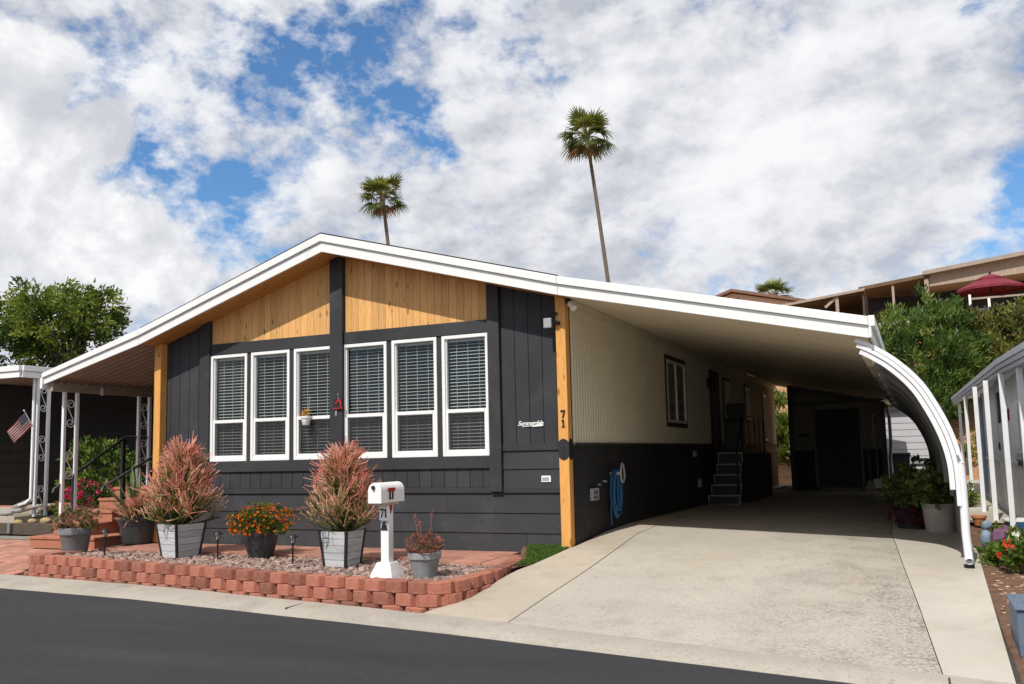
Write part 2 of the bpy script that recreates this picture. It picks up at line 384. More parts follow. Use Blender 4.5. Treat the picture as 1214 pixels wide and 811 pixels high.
# hillside terrain behind the homes
def hz(x,y):
    f=interp(x,[-26,-12,-5,2,30,60],[0,.35,.85,1,1,.9])
    z=interp(y,[18.8,20.5,23,26,30,34,60,90],[0,.35,2.3,4.3,6.2,6.9,10,11])*f
    return z+ .28*mnoise.noise(Vector((x*.35,y*.35,0)))*min(1,max(0,(y-19.5)/2)) -.05
g=MB(); g.grid(lambda u,v:(-26+80*u,18.6+70*v*v,hz(-26+80*u,18.6+70*v*v)),110,90); struct(g.build('hillside',hillsoil,smooth=True))
# road and kerb
xs=[KX[0]]+list(np.arange(-40,30.1,1.0))+[60]
g=MB(); n=len(xs)
vs=[(x,Ki(x)-Kw(x)+.02,-.315) for x in xs]+[(x,-40+0*x,-.30) for x in xs]
g.add(vs,[(i,i+1,n+i+1,n+i) for i in range(n-1)]); struct(g.build('road',asph))
g=MB(); prof=[(0.0,-.262),(.3,-.266),(.62,-.272),(.80,-.288),(.92,-.306),(1.0,-.313),(1.0,-.40)]
vs=[];xk=list(np.arange(-40,24.1,.25)); m=len(prof)
for x in xk:
    for t,z in prof: vs.append((x,Ki(x)-t*Kw(x)+.012*mnoise.noise(Vector((x*1.3,t*3,0)))*(t>.7),z+.004*mnoise.noise(Vector((x*2,t,5)))))
g.add(vs,[(i*m+k,i*m+k+1,(i+1)*m+k+1,(i+1)*m+k) for i in range(len(xk)-1) for k in range(m-1)])
struct(g.build('kerb',concK,smooth=True))
g=MB()
for xj in (-9.5,-2.05,4.22): g.box(xj-.006,xj+.006,Ki(xj)-Kw(xj)*.72,Ki(xj),-.30,-.2605+(-.004))
struct(g.build('kerb_joint',blackm))
# driveway : left strip, main slab, right slab (separate pours with open joints)
YL=[-4.6,-3.35,-2.9,-2.39,-1.2,0.0,.9,20]; JX=[.54,.56,.567,.575,.597,.59,.535,.30]      # joint line
def JY(y): return interp(y,YL,JX)
def LE(y): return interp(y,[-3.3,-2.95,-2.78,-2.6,-2.25,-1.79,-1.4,-1.15,-.6,-.16,.0,20],[-.50,-.42,-.29,-.245,-.235,-.262,-.235,-.16,-.075,-.02,.03,.03])
def RJ(y): return interp(y,[-4.4,-2.25,-.26,2.0,16],[4.2,4.054,3.902,3.745,3.5])
def RE(y): return interp(y,[-4.5,.6,2.1,3.0,16],[4.61,4.69,4.69,4.60,4.60])
def slab(name,fl,fr,y1,matr,gap=.007,nx=12):
    g=MB(); ny=70
    def fn(u,v):
        # front edge follows the kerb line
        x0=fl(-4+0*u); 
        y=None
        yy=-4.2+(y1+4.2)*v**1.15
        x=lerp(fl(yy)+gap,fr(yy)-gap,u); k=Ki(x)
        yf=k+(y1-k)*v**1.15
        x=lerp(fl(yf)+gap,fr(yf)-gap,u)
        return (x,yf,dz(x,yf)+.004*mnoise.noise(Vector((x*.8,yf*.8,2))))
    g.grid(fn,nx,ny)
    # skirt so the edge has thickness
    return struct(g.build(name,matr,smooth=True,solid=0))
g=MB(); g.add([(x,1.96+k*.012,dz(x,1.96)+.005) for k in (0,1) for x in np.linspace(.55,3.74,12)],[(i,i+1,i+13,i+12) for i in range(11)]); struct(g.build('driveway_joint',mulch))
slab('driveway_strip',LE,JY,19,concL,.008,5); slab('driveway',JY,RJ,15.5,concD,.004,18); slab('side_path',RJ,RE,15.5,concS,.003,6)
def dbase(u,v):
    x=lerp(0.05,4.66,u); y=lerp(Ki(x)+.02,19,v**1.2); return (x,y,dz(x,y)-.035)
g=MB(); g.grid(dbase,14,60); struct(g.build('driveway_base',mat('dark_joint_dirt',(.05,.042,.035),.95,.3,10,.3)))
def ybase(u,v):
    x=lerp(-16,.4,u); y=lerp(Ki(x)-.01,.02,v); return (x,y,-.288 if x<-.6 else min(-.285+.0*u,dz(x,y)-.03))
g=MB(); g.grid(ybase,60,6); struct(g.build('yard_soil',soil))
# left yard : paved path, pea gravel strip, mulch bed, neighbour slab
def pz(x,y): 
    t=min(max((y-Ki(x))/1.9,0),1); return -.262+t*.235
g=MB(); random.seed(3)
for j in range(11):
    for i in range(48):
        x0=-16.2+i*.205+(.1 if j%2 else 0); y0=Ki(x0)+.012+j*.205
        if x0>(-7.99 if y0<-1.7 else -7.62): continue
        if y0>.0 or (y0>-.75 and x0>-9.50) : continue
        y1=y0+.198; x1=x0+.198; z=pz(x0+.1,y0+.1)+random.uniform(-.003,.003); yy0=y0
        a=random.random()
        g.add([(x0,yy0,pz(x0,yy0)-.05),(x1,yy0,pz(x1,yy0)-.05),(x1,y1,pz(x1,y1)-.05),(x0,y1,pz(x0,y1)-.05),(x0,yy0,pz(x0,yy0)),(x1,yy0,pz(x1,yy0)),(x1,y1,pz(x1,y1)),(x0,y1,pz(x0,y1))],
          [(4,5,6,7),(0,1,5,4),(1,2,6,5),(2,3,7,6),(3,0,4,7)],a)
struct(g.build('brick_path',paver,bevel=.006))
g=MB(); g.grid(lambda u,v:(-17+9.2*u,-2.15+2.4*v,pz(-17+9.2*u,max(-2.15+2.4*v,Ki(-17+9.2*u)))-.014),20,12); struct(g.build('path_bedding',mulch))
g=MB(); g.grid(lambda u,v:(-18+9.0*u,-.05+.75*v,-.02+.02*v+.10*max(0,u-.6)*v+.012*mnoise.noise(Vector((u*60,v*9,1)))),60,8); struct(g.build('gravel_strip',gravelgrey,smooth=True))
def mz(x,y): return interp(y,[.3,.9,1.6,3,8],[.12,.26,.36,.42,.5])+.03*mnoise.noise(Vector((x*1.5,y*1.5,3)))
g=MB(); g.grid(lambda u,v:(-20+12.2*u,.42+9*v*v,mz(-20+12.2*u,.42+9*v*v)),70,40); struct(g.build('mulch_bed',mulch,smooth=True))
g=MB(); g.box(-24,-11.55,.55,1.15,.1,.335); g.box(-24,-11.6,1.15,14,.1,.46); struct(g.build('neighbour_patio',patio,bevel=.01))
g=MB(); g.box(-24,-11.45,1.16,1.32,.40,.49); g.box(-11.62,-11.45,1.32,13.9,.38,.49); struct(g.build('patio_brick_edge',paver,bevel=.006))
# right yard
def rz(x,y): return interp(y,[-6,-4.2,-1,1.2,2.2,3,20],[-.30,-.28,-.06,.10,.17,.19,.20])+.02*mnoise.noise(Vector((x*3,y*3,1)))
g=MB(); g.grid(lambda u,v:(4.655+4*u,-5.0+8.2*v,max(rz(4.655+4*u,-5.0+8.2*v),Ki(4.655+4*u)*0-.30)-.02*(u<.02)),40,70); struct(g.build('flower_bed_soil',soil,smooth=True))
g=MB(); g.grid(lambda u,v:(4.61+5*u,2.75+16.3*v,.218),4,4); struct(g.build('neighbour_path',patio))

# ================================================================== the home
FT=[(-9.52,2.865),(-7.25,3.46),(-3.68,4.59),(.03,3.57),(3.72,2.728)]
def ft(x): return interp(x,[p[0] for p in FT],[p[1] for p in FT])
def fh(x): return interp(x,[-9.52,-7.25,-3.68,.03,3.72],[.195,.245,.265,.245,.24])
def fb(x): return ft(x)-fh(x)
home=thing('mobile_home','charcoal single storey home with honey pine gable and six tall white windows','house',(-3.65,9,0))
random.seed(5)
def lap(mb,x0,x1,z0,z1,y=0.0,axis='x',n=3,brk=1.9,out=-1,t0=.022,t1=.006):
    h=(z1-z0)/n
    for k in range(n):
        a=z0+k*h; b=a+h; p=x0; off=random.uniform(.5,brk)
        while p<x1-.01:
            q=min(p+off,x1) ; off=brk+random.uniform(-.3,.9)
            if x1-q<.4: q=x1
            v=random.uniform(.25,.75)
            poly=[(y,a+.002),(y+out*t0,a+.002),(y+out*t1,b+.012),(y,b+.012)]
            if axis=='x': mb.prism(poly,'x',p+.0015,q-.0015,v)
            else: mb.prism(poly,'y',p+.0015,q-.0015,v)
            p=q
def grooved(mb,x0,x1,zb,zt,y,pitch=.203,th=.016,gap=.009):
    """vertical boards; zt may be a function of x"""
    f=zt if callable(zt) else (lambda x:zt)
    mb.prism([(x0,zb),(x1,zb)]+[(x,f(x)-.002) for x in np.linspace(x1,x0,9)],'y',y-.001,y+.004,.1)
    x=x0
    while x<x1-.01:
        q=min(x+pitch,x1); a,b=x+gap/2,q-gap/2
        mid=[(a,zb),(b,zb),(b,f(b))]+([(-3.68,f(-3.68))] if a<-3.68<b else [])+[(a,f(a))]
        mb.prism(mid,'y',y-th,y-.0012,random.uniform(.2,.8)); x=q
def wtop(x): return fb(x)+.012
# structural shell : thin inner walls so the rooms are dark behind the glass
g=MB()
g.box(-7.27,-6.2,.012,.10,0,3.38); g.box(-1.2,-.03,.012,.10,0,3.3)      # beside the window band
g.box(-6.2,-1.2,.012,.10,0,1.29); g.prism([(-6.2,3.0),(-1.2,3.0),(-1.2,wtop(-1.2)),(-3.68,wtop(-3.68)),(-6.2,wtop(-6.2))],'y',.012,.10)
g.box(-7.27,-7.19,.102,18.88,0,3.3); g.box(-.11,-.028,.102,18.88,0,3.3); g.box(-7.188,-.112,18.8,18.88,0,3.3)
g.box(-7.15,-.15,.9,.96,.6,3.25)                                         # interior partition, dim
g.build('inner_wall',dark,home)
g=MB(); lap(g,-7.28,-.03,-.03,.77,0,n=3); g.build('skirting',darkH,home)
for a,b in ((-1.02,-.03),(-7.28,-6.41)):
    g=MB(); lap(g,a,b,.845,1.335,0,n=2); g.build('lower_siding',darkH,home)
g=MB(); grooved(g,-6.2,-1.2,.85,1.115,0); g.build('under_window_siding',darkV,home)
for a,b in ((-1.015,-.03),(-7.28,-6.415)):
    g=MB(); grooved(g,a,b,1.43,wtop,0); g.build('front_siding',darkV,home)
g=MB()
g.box(-7.28,-6.41,-.034,.01,.772,.846); g.box(-1.018,-.03,-.034,.01,.772,.846); g.box(-6.195,-1.205,-.034,.01,.772,.846)   # low band
g.box(-1.018,-.03,-.03,.01,1.337,1.428); g.box(-7.28,-6.41,-.03,.01,1.337,1.428)
g.box(-6.198,-1.202,-.048,.01,1.112,1.278)                                                                    # sill board
g.box(-6.198,-3.832,-.044,.01,2.99,3.172); g.box(-3.6,-1.202,-.044,.01,2.99,3.172)                                # header
for x in (-5.415,-4.58,-2.818,-1.982): g.box(x-.042,x+.042,-.026,.01,1.28,2.988)                              # mullion boards
g.build('trim_board',darktrim,home,bevel=.004)
g=MB(); g.prism([(-6.41,.80),(-6.2,.80),(-6.2,wtop(-6.2)),(-6.41,wtop(-6.41))],'y',-.075,.011); g.build('vertical_trim',darktrim,home,bevel=.005)
g=MB(); g.prism([(-1.2,.79),(-1.022,.79),(-1.022,wtop(-1.022)),(-1.2,wtop(-1.2))],'y',-.075,.011); g.build('vertical_trim',darktrim,home,bevel=.005)
g=MB(); g.prism([(-3.83,.79),(-3.602,.79),(-3.602,wtop(-3.602)),(-3.68,wtop(-3.68)),(-3.83,wtop(-3.83))],'y',-.095,.011)
g.build('vertical_trim',darktrim,home,bevel=.005)
for a,b in ((-6.197,-3.832),(-3.6,-1.203)):
    g=MB(); grooved(g,a,b,3.174,wtop,0,.1185,.014,.0035); g.build('gable_panel',cedarV,home,bevel=.002)
# corner posts
for xa,ya in ((-.15,-.15),(-7.3,-.16)):
    x1=xa+.14
    g=MB(); g.prism([(xa,(.055 if xa>-1 else 0)),(x1,(.055 if xa>-1 else 0)),(x1,fb(x1)+.01),(xa,fb(xa)+.01)],'y',ya,ya+.145,.55); g.build('corner_post',cedarP,home,bevel=.008)
# gable soffit
g=MB(); random.seed(9)
for a,b in ((-7.3,-3.68),(-3.68,.02)):
    n=4
    for k in range(n):
        y0=-.466+k*.117; g.add([(a,y0,fb(a)+.012),(b,y0,fb(b)+.012),(b,y0+.112,fb(b)+.012),(a,y0+.112,fb(a)+.012),(a,y0,fb(a)+.03),(b,y0,fb(b)+.03),(b,y0+.112,fb(b)+.03),(a,y0+.112,fb(a)+.03)],
            [(0,3,2,1),(4,5,6,7),(0,1,5,4),(1,2,6,5),(2,3,7,6),(3,0,4,7)],random.uniform(.2,.8))
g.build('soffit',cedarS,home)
# roof
g=MB(); g.prism([(-7.25,ft(-7.25)+.018),(-3.68,ft(-3.68)+.022),(.03,ft(.03)+.018),(.03,ft(.03)-.03),(-3.68,ft(-3.68)-.03),(-7.25,ft(-7.25)-.03)],'y',-.525,19.0); g.build('roof',shingle,home)
g=MB(); g.prism([(-7.3,3.3),(-7.3,3.42),(-3.68,4.5),(-.01,3.49),(-.01,3.3)],'y',18.7,18.86); g.build('rear_gable',cream,home)
g=MB(); g.box(-.10,.02,14.2,14.6,3.55,3.80); g.build('roof_vent',shingle,home)
# fascia of the gable
def fascia(a,b,name,par):
    xs=[x for x in (a,-3.68,b) if a<=x<=b]; xs=sorted(set(xs)); g=MB()
    lo=lambda x:fb(x); st=lambda x:ft(x)-.104*fh(x)/.25
    g.prism([(x,lo(x)) for x in xs]+[(x,st(x)-.004) for x in reversed(xs)],'y',-.50,-.468)
    g.prism([(x,st(x)) for x in xs]+[(x,ft(x)) for x in reversed(xs)],'y',-.532,-.468)
    return g.build(name,white,par,bevel=.004)
fascia(-7.298,.028,'fascia',home)
# front windows
def front_window(x0,x1):
    w=MB(); z0,z1,zr=1.281,2.985,1.94; t=.047; y0,y1=-.040,.04
    w.box(x0,x0+t,y0,y1,z0,z1); w.box(x1-t,x1,y0,y1,z0,z1); w.box(x0+t,x1-t,y0,y1,z1-t,z1); w.box(x0+t,x1-t,y0,y1,z0,z0+t)
    f=w.build('window',whitegloss,home,bevel=.004)
    w=MB(); i0,i1=x0+t+.001,x1-t-.001                      # lower sash
    w.box(i0,i0+.035,y0+.014,y1-.01,z0+t+.001,zr); w.box(i1-.035,i1,y0+.014,y1-.01,z0+t+.001,zr)
    w.box(i0+.036,i1-.036,y0+.014,y1-.01,z0+t+.001,z0+t+.045); w.box(i0+.036,i1-.036,y0+.008,y1-.01,zr-.05,zr)
    w.box(i0,i0+.016,y0+.03,y1,zr+.001,z1-t-.001); w.box(i1-.016,i1,y0+.03,y1,zr+.001,z1-t-.001)
    w.build('sash',whitegloss,f,bevel=.003)
    w=MB(); w.add([(i0,.012,zr),(i1,.012,zr),(i1,.012,z1-t),(i0,.012,z1-t)],[(0,1,2,3)]); w.add([(i0+.03,-.012,z0+t+.04),(i1-.03,-.012,z0+t+.04),(i1-.03,-.012,zr-.04),(i0+.03,-.012,zr-.04)],[(0,1,2,3)])
    w.build('pane',glass,f)
    w=MB(); w.add([(i0+.03,-.018,z0+t+.04),(i1-.03,-.018,z0+t+.04),(i1-.03,-.018,zr-.045),(i0+.03,-.018,zr-.045)],[(0,1,2,3)]); w.build('screen',screen,f)
    w=MB(); k=0; z=z1-t-.03; tl=-random.uniform(.22,.34)
    while z>z0+t+.03:
        s=.5+random.uniform(-.004,.004); dzs=.022*math.sin(tl); dy=.022*math.cos(tl)
        w.obox(((i0+i1)/2,.085,z),((i1-i0)/2-.005,0,random.uniform(-.0015,.0015)),(0,dy,-dzs),(0,.0012*math.sin(tl),.0012*math.cos(tl)),random.random())
        z-=.0485
    for fx in (.22,.5,.78):
        xx=lerp(i0,i1,fx); w.box(xx-.0022,xx+.0022,.060,.0622,z0+t+.03,z1-t-.01)
    w.box(i0+.004,i1-.004,.066,.104,z1-t-.035,z1-t-.002)
    w.build('blind',blindm,f)
for a,b in ((-6.197,-5.455),(-5.375,-4.622),(-4.538,-3.79),(-3.64,-2.862),(-2.775,-2.025),(-1.94,-1.204)): front_window(a,b)
# side wall facing the carport
g=MB(); ys=[];y=.0
pr=[]
while y<18.88:
    pr+=[(0.0,y),(0.0,y+.05),(.010,y+.062),(.010,y+.092),(0.0,y+.104)]; y+=.104
pr=[(x-.002,min(yy,18.88)) for x,yy in pr]; vs=[]
for x,yy in pr: vs+=[(x,yy,1.40),(x,yy,3.335)]
g.add(vs,[(2*i,2*i+2,2*i+3,2*i+1) for i in range(len(pr)-1)]); g.build('side_siding',cream,home)
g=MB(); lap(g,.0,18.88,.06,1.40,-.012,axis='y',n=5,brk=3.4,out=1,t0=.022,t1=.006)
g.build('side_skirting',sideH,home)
g=MB(); g.box(.004,.028,.004,18.88,1.385,1.425); g.build('side_trim',darktrim,home,bevel=.003)
g=MB(); g.box(.001,.05,.0,18.88,3.27,3.33); g.box(.001,.03,.0,18.88,3.20,3.268); g.build('crown_trim',cream,home)
def side_window(y0,y1,z0,z1,slide=True):
    t=.05; w=MB(); w.box(.0,.03,y0,y0+.07,z0,z1); w.box(.0,.03,y1-.07,y1,z0,z1); w.box(.0,.03,y0+.07,y1-.07,z1-.08,z1); w.box(.0,.03,y0+.07,y1-.07,z0,z0+.08)
    f=w.build('side_window',darktrim,home,bevel=.003)
    a0,a1,b0,b1=y0+.071,y1-.071,z0+.081,z1-.081
    w=MB(); w.box(.0,.038,a0,a0+.045,b0,b1); w.box(.0,.038,a1-.045,a1,b0,b1); w.box(.0,.038,a0+.045,a1-.045,b1-.05,b1); w.box(.0,.038,a0+.045,a1-.045,b0,b0+.05)
    m_=(a0+a1)/2; w.box(.0,.036,m_-.025,m_+.025,b0+.05,b1-.05); w.build('frame',whitegloss,f,bevel=.003)
    w=MB(); w.add([(.014,a0+.04,b0+.04),(.014,a1-.04,b0+.04),(.014,a1-.04,b1-.04),(.014,a0+.04,b1-.04)],[(0,1,2,3)]); w.build('pane',glass,f)
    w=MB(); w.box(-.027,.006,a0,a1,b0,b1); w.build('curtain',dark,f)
side_window(4.87,6.43,1.73,3.06); side_window(10.25,11.1,1.95,3.02); side_window(13.18,13.95,2.0,3.03); side_window(16.2,17.0,1.45,2.98)
w=MB(); w.box(.001,.03,8.74,8.80,1.22,3.08); w.box(.001,.03,9.66,9.72,1.22,3.08); w.box(.001,.03,8.80,9.66,3.0,3.08)
d=w.build('door',darktrim,home,bevel=.003)
w=MB(); w.box(.001,.016,8.802,9.658,1.22,2.998); w.box(.016,.024,8.9,9.56,1.35,2.0); w.box(.016,.024,8.9,9.56,2.1,2.9); w.build('door_leaf',woodbrown,d,bevel=.004)
w=MB(); w.lathe([(.0,2.1),(.03,2.1),(.035,2.14),(.0,2.16)],.055,9.62,10); w.tube([(.016,9.62,2.12),(.06,9.62,2.12)],.012,8); w.build('handle',steel,d,smooth=True)
# rear and far walls
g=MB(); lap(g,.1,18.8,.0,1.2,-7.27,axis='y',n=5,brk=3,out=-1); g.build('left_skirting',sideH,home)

# ================================================================== carport
carport=thing('carport','long white carport canopy with curved ribbed side over the concrete driveway','carport',(2,8,0))
fascia(.032,3.72,'fascia',carport)
g=MB()
def cz(x): return fb(x)+.014
for k in range(20):                               # roof pans run out from the wall, seen from below as a faintly ribbed ceiling
    a,b=-.466+k*.97+ .003,-.466+(k+1)*.97-.003
    g.add([(.045,a,cz(.045)),(3.70,a,cz(3.70)),(3.70,b,cz(3.70)),(.045,b,cz(.045)),(.045,a,cz(.045)+.05),(3.70,a,cz(3.70)+.05),(3.70,b,cz(3.70)+.05),(.045,b,cz(.045)+.05)],
      [(0,3,2,1),(4,5,6,7),(0,1,5,4),(1,2,6,5),(2,3,7,6),(3,0,4,7)],random.random())
g.build('ceiling',ceilm,carport)
g=MB(); g.prism([(.034,ft(.034)-.004),(3.715,ft(3.715)-.004),(3.715,ft(3.715)-.05),(.034,ft(.034)-.05)],'y',-.464,18.9); g.build('roof_panel',white,carport)
g=MB(); g.box(3.722,3.75,-.53,16.0,2.49,2.61); g.box(3.722,3.79,-.53,16.0,2.615,2.735); g.build('eave_gutter',white,carport,bevel=.005)
# side beam under the eave with its joist ends
g=MB(); g.box(3.60,3.68,.35,15.9,2.345,2.475); g.build('eave_beam',ceilm,carport,bevel=.004)
# the curve : outer line of the hoops in the x z plane
HC=[(3.553,2.462),(3.70,2.392),(3.875,2.276),(4.0,2.168),(4.117,2.045),(4.22,1.905),(4.307,1.74),(4.385,1.57),(4.448,1.399),(4.49,1.24),(4.516,1.082),(4.525,.90),(4.526,.637)]
HCs=[]
for i in range(len(HC)-1):
    for k in range(3):
        t=k/3; p=[HC[max(i-1,0)],HC[i],HC[i+1],HC[min(i+2,len(HC)-1)]]
        q=[.5*((2*p[1][c])+(-p[0][c]+p[2][c])*t+(2*p[0][c]-5*p[1][c]+4*p[2][c]-p[3][c])*t*t+(-p[0][c]+3*p[1][c]-3*p[2][c]+p[3][c])*t**3) for c in (0,1)]
        HCs.append(tuple(q))
HCs.append(HC[-1])
def offs(d,pts=HCs):
    out=[]
    for i,p in enumerate(pts):
        a=pts[max(i-1,0)]; b=pts[min(i+1,len(pts)-1)]; tx,tz=b[0]-a[0],b[1]-a[1]; l=math.hypot(tx,tz); out.append((p[0]-(-tz/l)*(-1)*d*-1, p[1]+( tx/l)*d)) if False else out.append((p[0]+(-tz/l)*d,p[1]+(tx/l)*d))
    return out
# (tz<0 going down) : positive d moves outward (+x,+z)
def ribbon(mb,d0,d1,y0,y1,i0=0,i1=None,a=.5):
    A=offs(d0);B=offs(d1); i1=i1 or len(A)-1
    for i in range(i0,i1):
        p0,p1,q0,q1=A[i],A[i+1],B[i],B[i+1]
        mb.add([(p0[0],y0,p0[1]),(p1[0],y0,p1[1]),(q1[0],y0,q1[1]),(q0[0],y0,q0[1]),(p0[0],y1,p0[1]),(p1[0],y1,p1[1]),(q1[0],y1,q1[1]),(q0[0],y1,q0[1])],
          [(0,1,2,3),(7,6,5,4),(0,4,5,1),(3,2,6,7)]+([(0,3,7,4)] if i==i0 else [])+([(1,5,6,2)] if i==i1-1 else []),a)
nH=len(HCs)
for k in range(8):
    y=-.40+k*2.1; g=MB()
    ribbon(g,-.105,-.052,y+.004,y+.055,2,nH-3); ribbon(g,-.047,-.002,y-.012,y+.055,1,nH-1); 
    zb=HC[-1][1]
    base=dz(4.5,y)
    if k==0: ribbon(g,.0025,.05,y-.004,y+.05,0,nH-7)
    elif k>1: g.box(4.475,4.525,y+.01,y+.05,base+.0,zb)
    o=g.build('hoop',metalwhite if k==0 else shademetal,carport,bevel=.004)  # hoops behind the first take the white metal coloured dark for shade
g=MB(); yb=-.36; pth=[(q[0],yb,q[1]) for q in offs(.018)][nH-8:]+[(4.542,yb-.005,.35),(4.55,yb-.01,.16),(4.552,yb-.03,.10),(4.552,yb-.085,.062)]
g.tube(pth,[.040]*(len(pth)),14,caps=False)
dsp=g.build('downspout',metalwhite,carport,smooth=True,solid=.006)
g=MB(); g.tube([(4.552,yb-.03,.085),(4.552,yb+.02,.13)],.030,12); g.build('pipe_throat',blackm,dsp)
g=MB()
zj=HCs[nH-8]; g.tube([(zj[0]-.01,yb,zj[1]+.035),(zj[0]+.014,yb,zj[1]-.03)],.052,14); g.build('pipe_strap',steel,dsp,smooth=True)
g=MB(); g.box(4.50,4.60,yb+.0,yb+.10,dz(4.55,yb)-.01,dz(4.55,yb)+.03); g.tube([(4.55,yb+.05,dz(4.55,yb)+.02),(4.55,yb+.03,.10)],.02,8); g.build('anchor_foot',blackmetal,dsp,bevel=.004)
# curved corrugated side sheet
g=MB(); A=offs(.012); A2=A[4:]; ny=0; ylist=[]; y=-.35
while y<15.6: ylist+=[(y,0),(y+.10,0),(y+.125,.028),(y+.175,.028)]; y+=.20
ylist.append((15.6,0)); rows=[]
A2=A2+[(4.538,.30),(4.538,.12)]
for i,p in enumerate(A2):
    a=A2[max(i-1,0)]; b=A2[min(i+1,len(A2)-1)]; tx,tz=b[0]-a[0],b[1]-a[1]; l=math.hypot(tx,tz)
    rows.append([(p[0]+(-tz/l)*d,y,p[1]+(tx/l)*d) for y,d in ylist])
m=len(ylist); g.add([q for r in rows for q in r],[(i*m+k,i*m+k+1,(i+1)*m+k+1,(i+1)*m+k) for i in range(len(rows)-1) for k in range(m-1)])
g.build('side_sheet',shademetal,carport)
# rear store under the carport
store=thing('storage_shed','dim stucco store with wide double door at the far end of the carport','shed',(2,16.5,.12))
def zc2(x): return cz(x)-.02
g=MB(); g.prism([(.95,.05),(1.56,.05),(1.56,zc2(1.56)),(.95,zc2(.95))],'y',15.5,15.58); g.prism([(2.72,.05),(3.28,.05),(3.28,zc2(3.28)),(2.72,zc2(2.72))],'y',15.5,15.58); g.prism([(1.56,2.36),(2.72,2.36),(2.72,zc2(2.72)),(1.56,zc2(1.56))],'y',15.5,15.58)
g.box(.95,1.03,15.58,18.5,.05,2.95); g.box(3.2,3.28,15.58,18.5,.05,2.5); g.box(.95,3.28,18.42,18.5,.05,2.5); g.build('wall',shedwall,store)
g=MB(); g.prism([(.90,2.6),(3.40,2.6),(3.40,2.55),(3.40,2.535),(.90,2.48)],'y',15.46,15.499); g.prism([(.84,3.02),(3.42,2.50),(3.42,2.40),(.84,2.92)],'y',15.43,15.459); g.build('beam',blackmetal,store)
for a,b,h in ((.84,.96,3.08),(3.28,3.40,2.5)):
    g=MB(); g.box(a,b,15.40,15.52,.05,h); g.build('post',blackmetal,store)
for a,b in ((.965,1.55),(2.73,3.27)):
    g=MB(); lap(g,a,b,.1,1.2,15.5,n=4); g.build('skirting',sideH,store)
g=MB(); g.box(1.50,1.56,15.462,15.52,.1,2.36); g.box(2.72,2.78,15.462,15.52,.1,2.36); g.box(1.5,2.78,15.462,15.52,.05,.16); g.build('door_frame',shademetal,store)
for a,b in ((1.565,2.135),(2.145,2.715)):
    g=MB(); g.box(a,b,15.50,15.54,.16,2.355); 
    for z0,z1 in ((.25,.85),(.95,1.5),(1.6,2.25)): g.box(a+.07,b-.07,15.488,15.5,z0,z1)
    g.build('door',woodbrown,store,bevel=.004)
# things leaning / hanging at the store
def tool(x,y,h,c,lab,head):
    t=thing('garden_tool',lab,'tool',(x,y,.1))
    g=MB(); g.tube([(x,y-.12,.16),(x+.02,y-.03,h)],.016,8); g.build('handle',mat('tool_handle_'+head,c,.6),t,smooth=True)
    g=MB()
    if head=='broom': g.prism([(x-.16,.1),(x+.16,.1),(x+.05,.36),(x-.05,.36)],'y',y-.15,y-.10)
    else: g.prism([(x-.10,.14),(x+.10,.14),(x+.11,.40),(x-.11,.40)],'y',y-.14,y-.125)
    g.build('head',steel if head!='broom' else brass,t,bevel=.004)
tool(2.92,15.42,1.75,(.30,.27,.22),'long handled broom leaning on the store wall right of its door','broom')
tool(3.12,15.42,1.62,(.35,.36,.38),'long handled shovel leaning at the corner post of the store','shovel')
g=MB(); g.box(3.06,3.13,15.30,15.34,1.6,2.2); g.tube([(3.095,15.32,2.2),(3.095,15.40,2.25)],.01,6); tag(g.build('wall_level',lightgrey),'pale spirit level hanging high on the right of the store door','level')
g=MB(); g.lathe([(0,1.62),(.16,1.62),(.16,1.67),(0,1.67)],1.25,15.36,18); tag(g.build('wall_basket',blackmetal),'round black tray hanging left of the store door','tray')
g=MB(); g.box(1.16,1.32,15.42,15.47,1.28,1.42); tag(g.build('wall_box',shademetal,bevel=.01),'small pale switch box left of the store door','box')
# downspout pipe and bin behind the store corner
g=MB(); g.tube([(3.42,15.6,2.45),(3.50,15.6,2.1),(3.50,15.6,1.3),(3.46,15.6,1.0),(3.46,15.6,.05)],.045,10); tag(g.build('drain_pipe',steel,smooth=True),'grey metal drain pipe beside the right corner of the store','pipe')
b=thing('wheelie_bin','black lidded bin against grey lap siding beyond the store','bin',(3.72,17,.12))
g=MB(); g.prism([(3.52,.14),(3.90,.14),(3.95,1.02),(3.47,1.02)],'y',16.8,17.3); g.build('body',blackmetal,b,bevel=.015)
g=MB(); g.box(3.45,3.97,16.76,17.34,1.022,1.08); g.build('lid',charplas,b,bevel=.015)
lb=thing('grey_outbuilding','pale grey lap sided outbuilding behind the carport','outbuilding',(4.2,20.6,.1))
g=MB(); lap(g,3.0,4.9,.12,2.42,20,n=11,brk=3.0); g.box(3.0,4.9,20.001,20.12,.1,2.42); g.build('wall',greyboard,lb)
g=MB(); g.prism([(2.9,2.425),(5.0,2.425),(5.0,2.50),(2.9,2.50)],'y',19.8,21.8); g.build('roof',shingle,lb)
g=MB(); g.box(4.82,4.9,20.13,21.7,.1,2.42); g.box(3.0,3.08,20.13,21.7,.1,2.42); g.build('side_wall',greyboard,lb)
bn=thing('garden_bench','dark slatted bench against the grey lap sided outbuilding','bench',(4.35,19.4,.12))
g=MB(); 
for z in (.62,.78): g.box(3.95,4.75,19.55,19.58,z,z+.10)
g.build('backrest',blackmetal,bn)
g=MB(); g.box(3.95,4.75,19.15,19.55,.50,.54); g.build('seat',blackmetal,bn)
for x in (4.0,4.70):
    for y in (19.2,19.56): 
        g=MB(); g.box(x-.025,x+.025,y-.025,y+.025,.1,.50 if y<19.5 else .92); g.build('leg',blackmetal,bn)

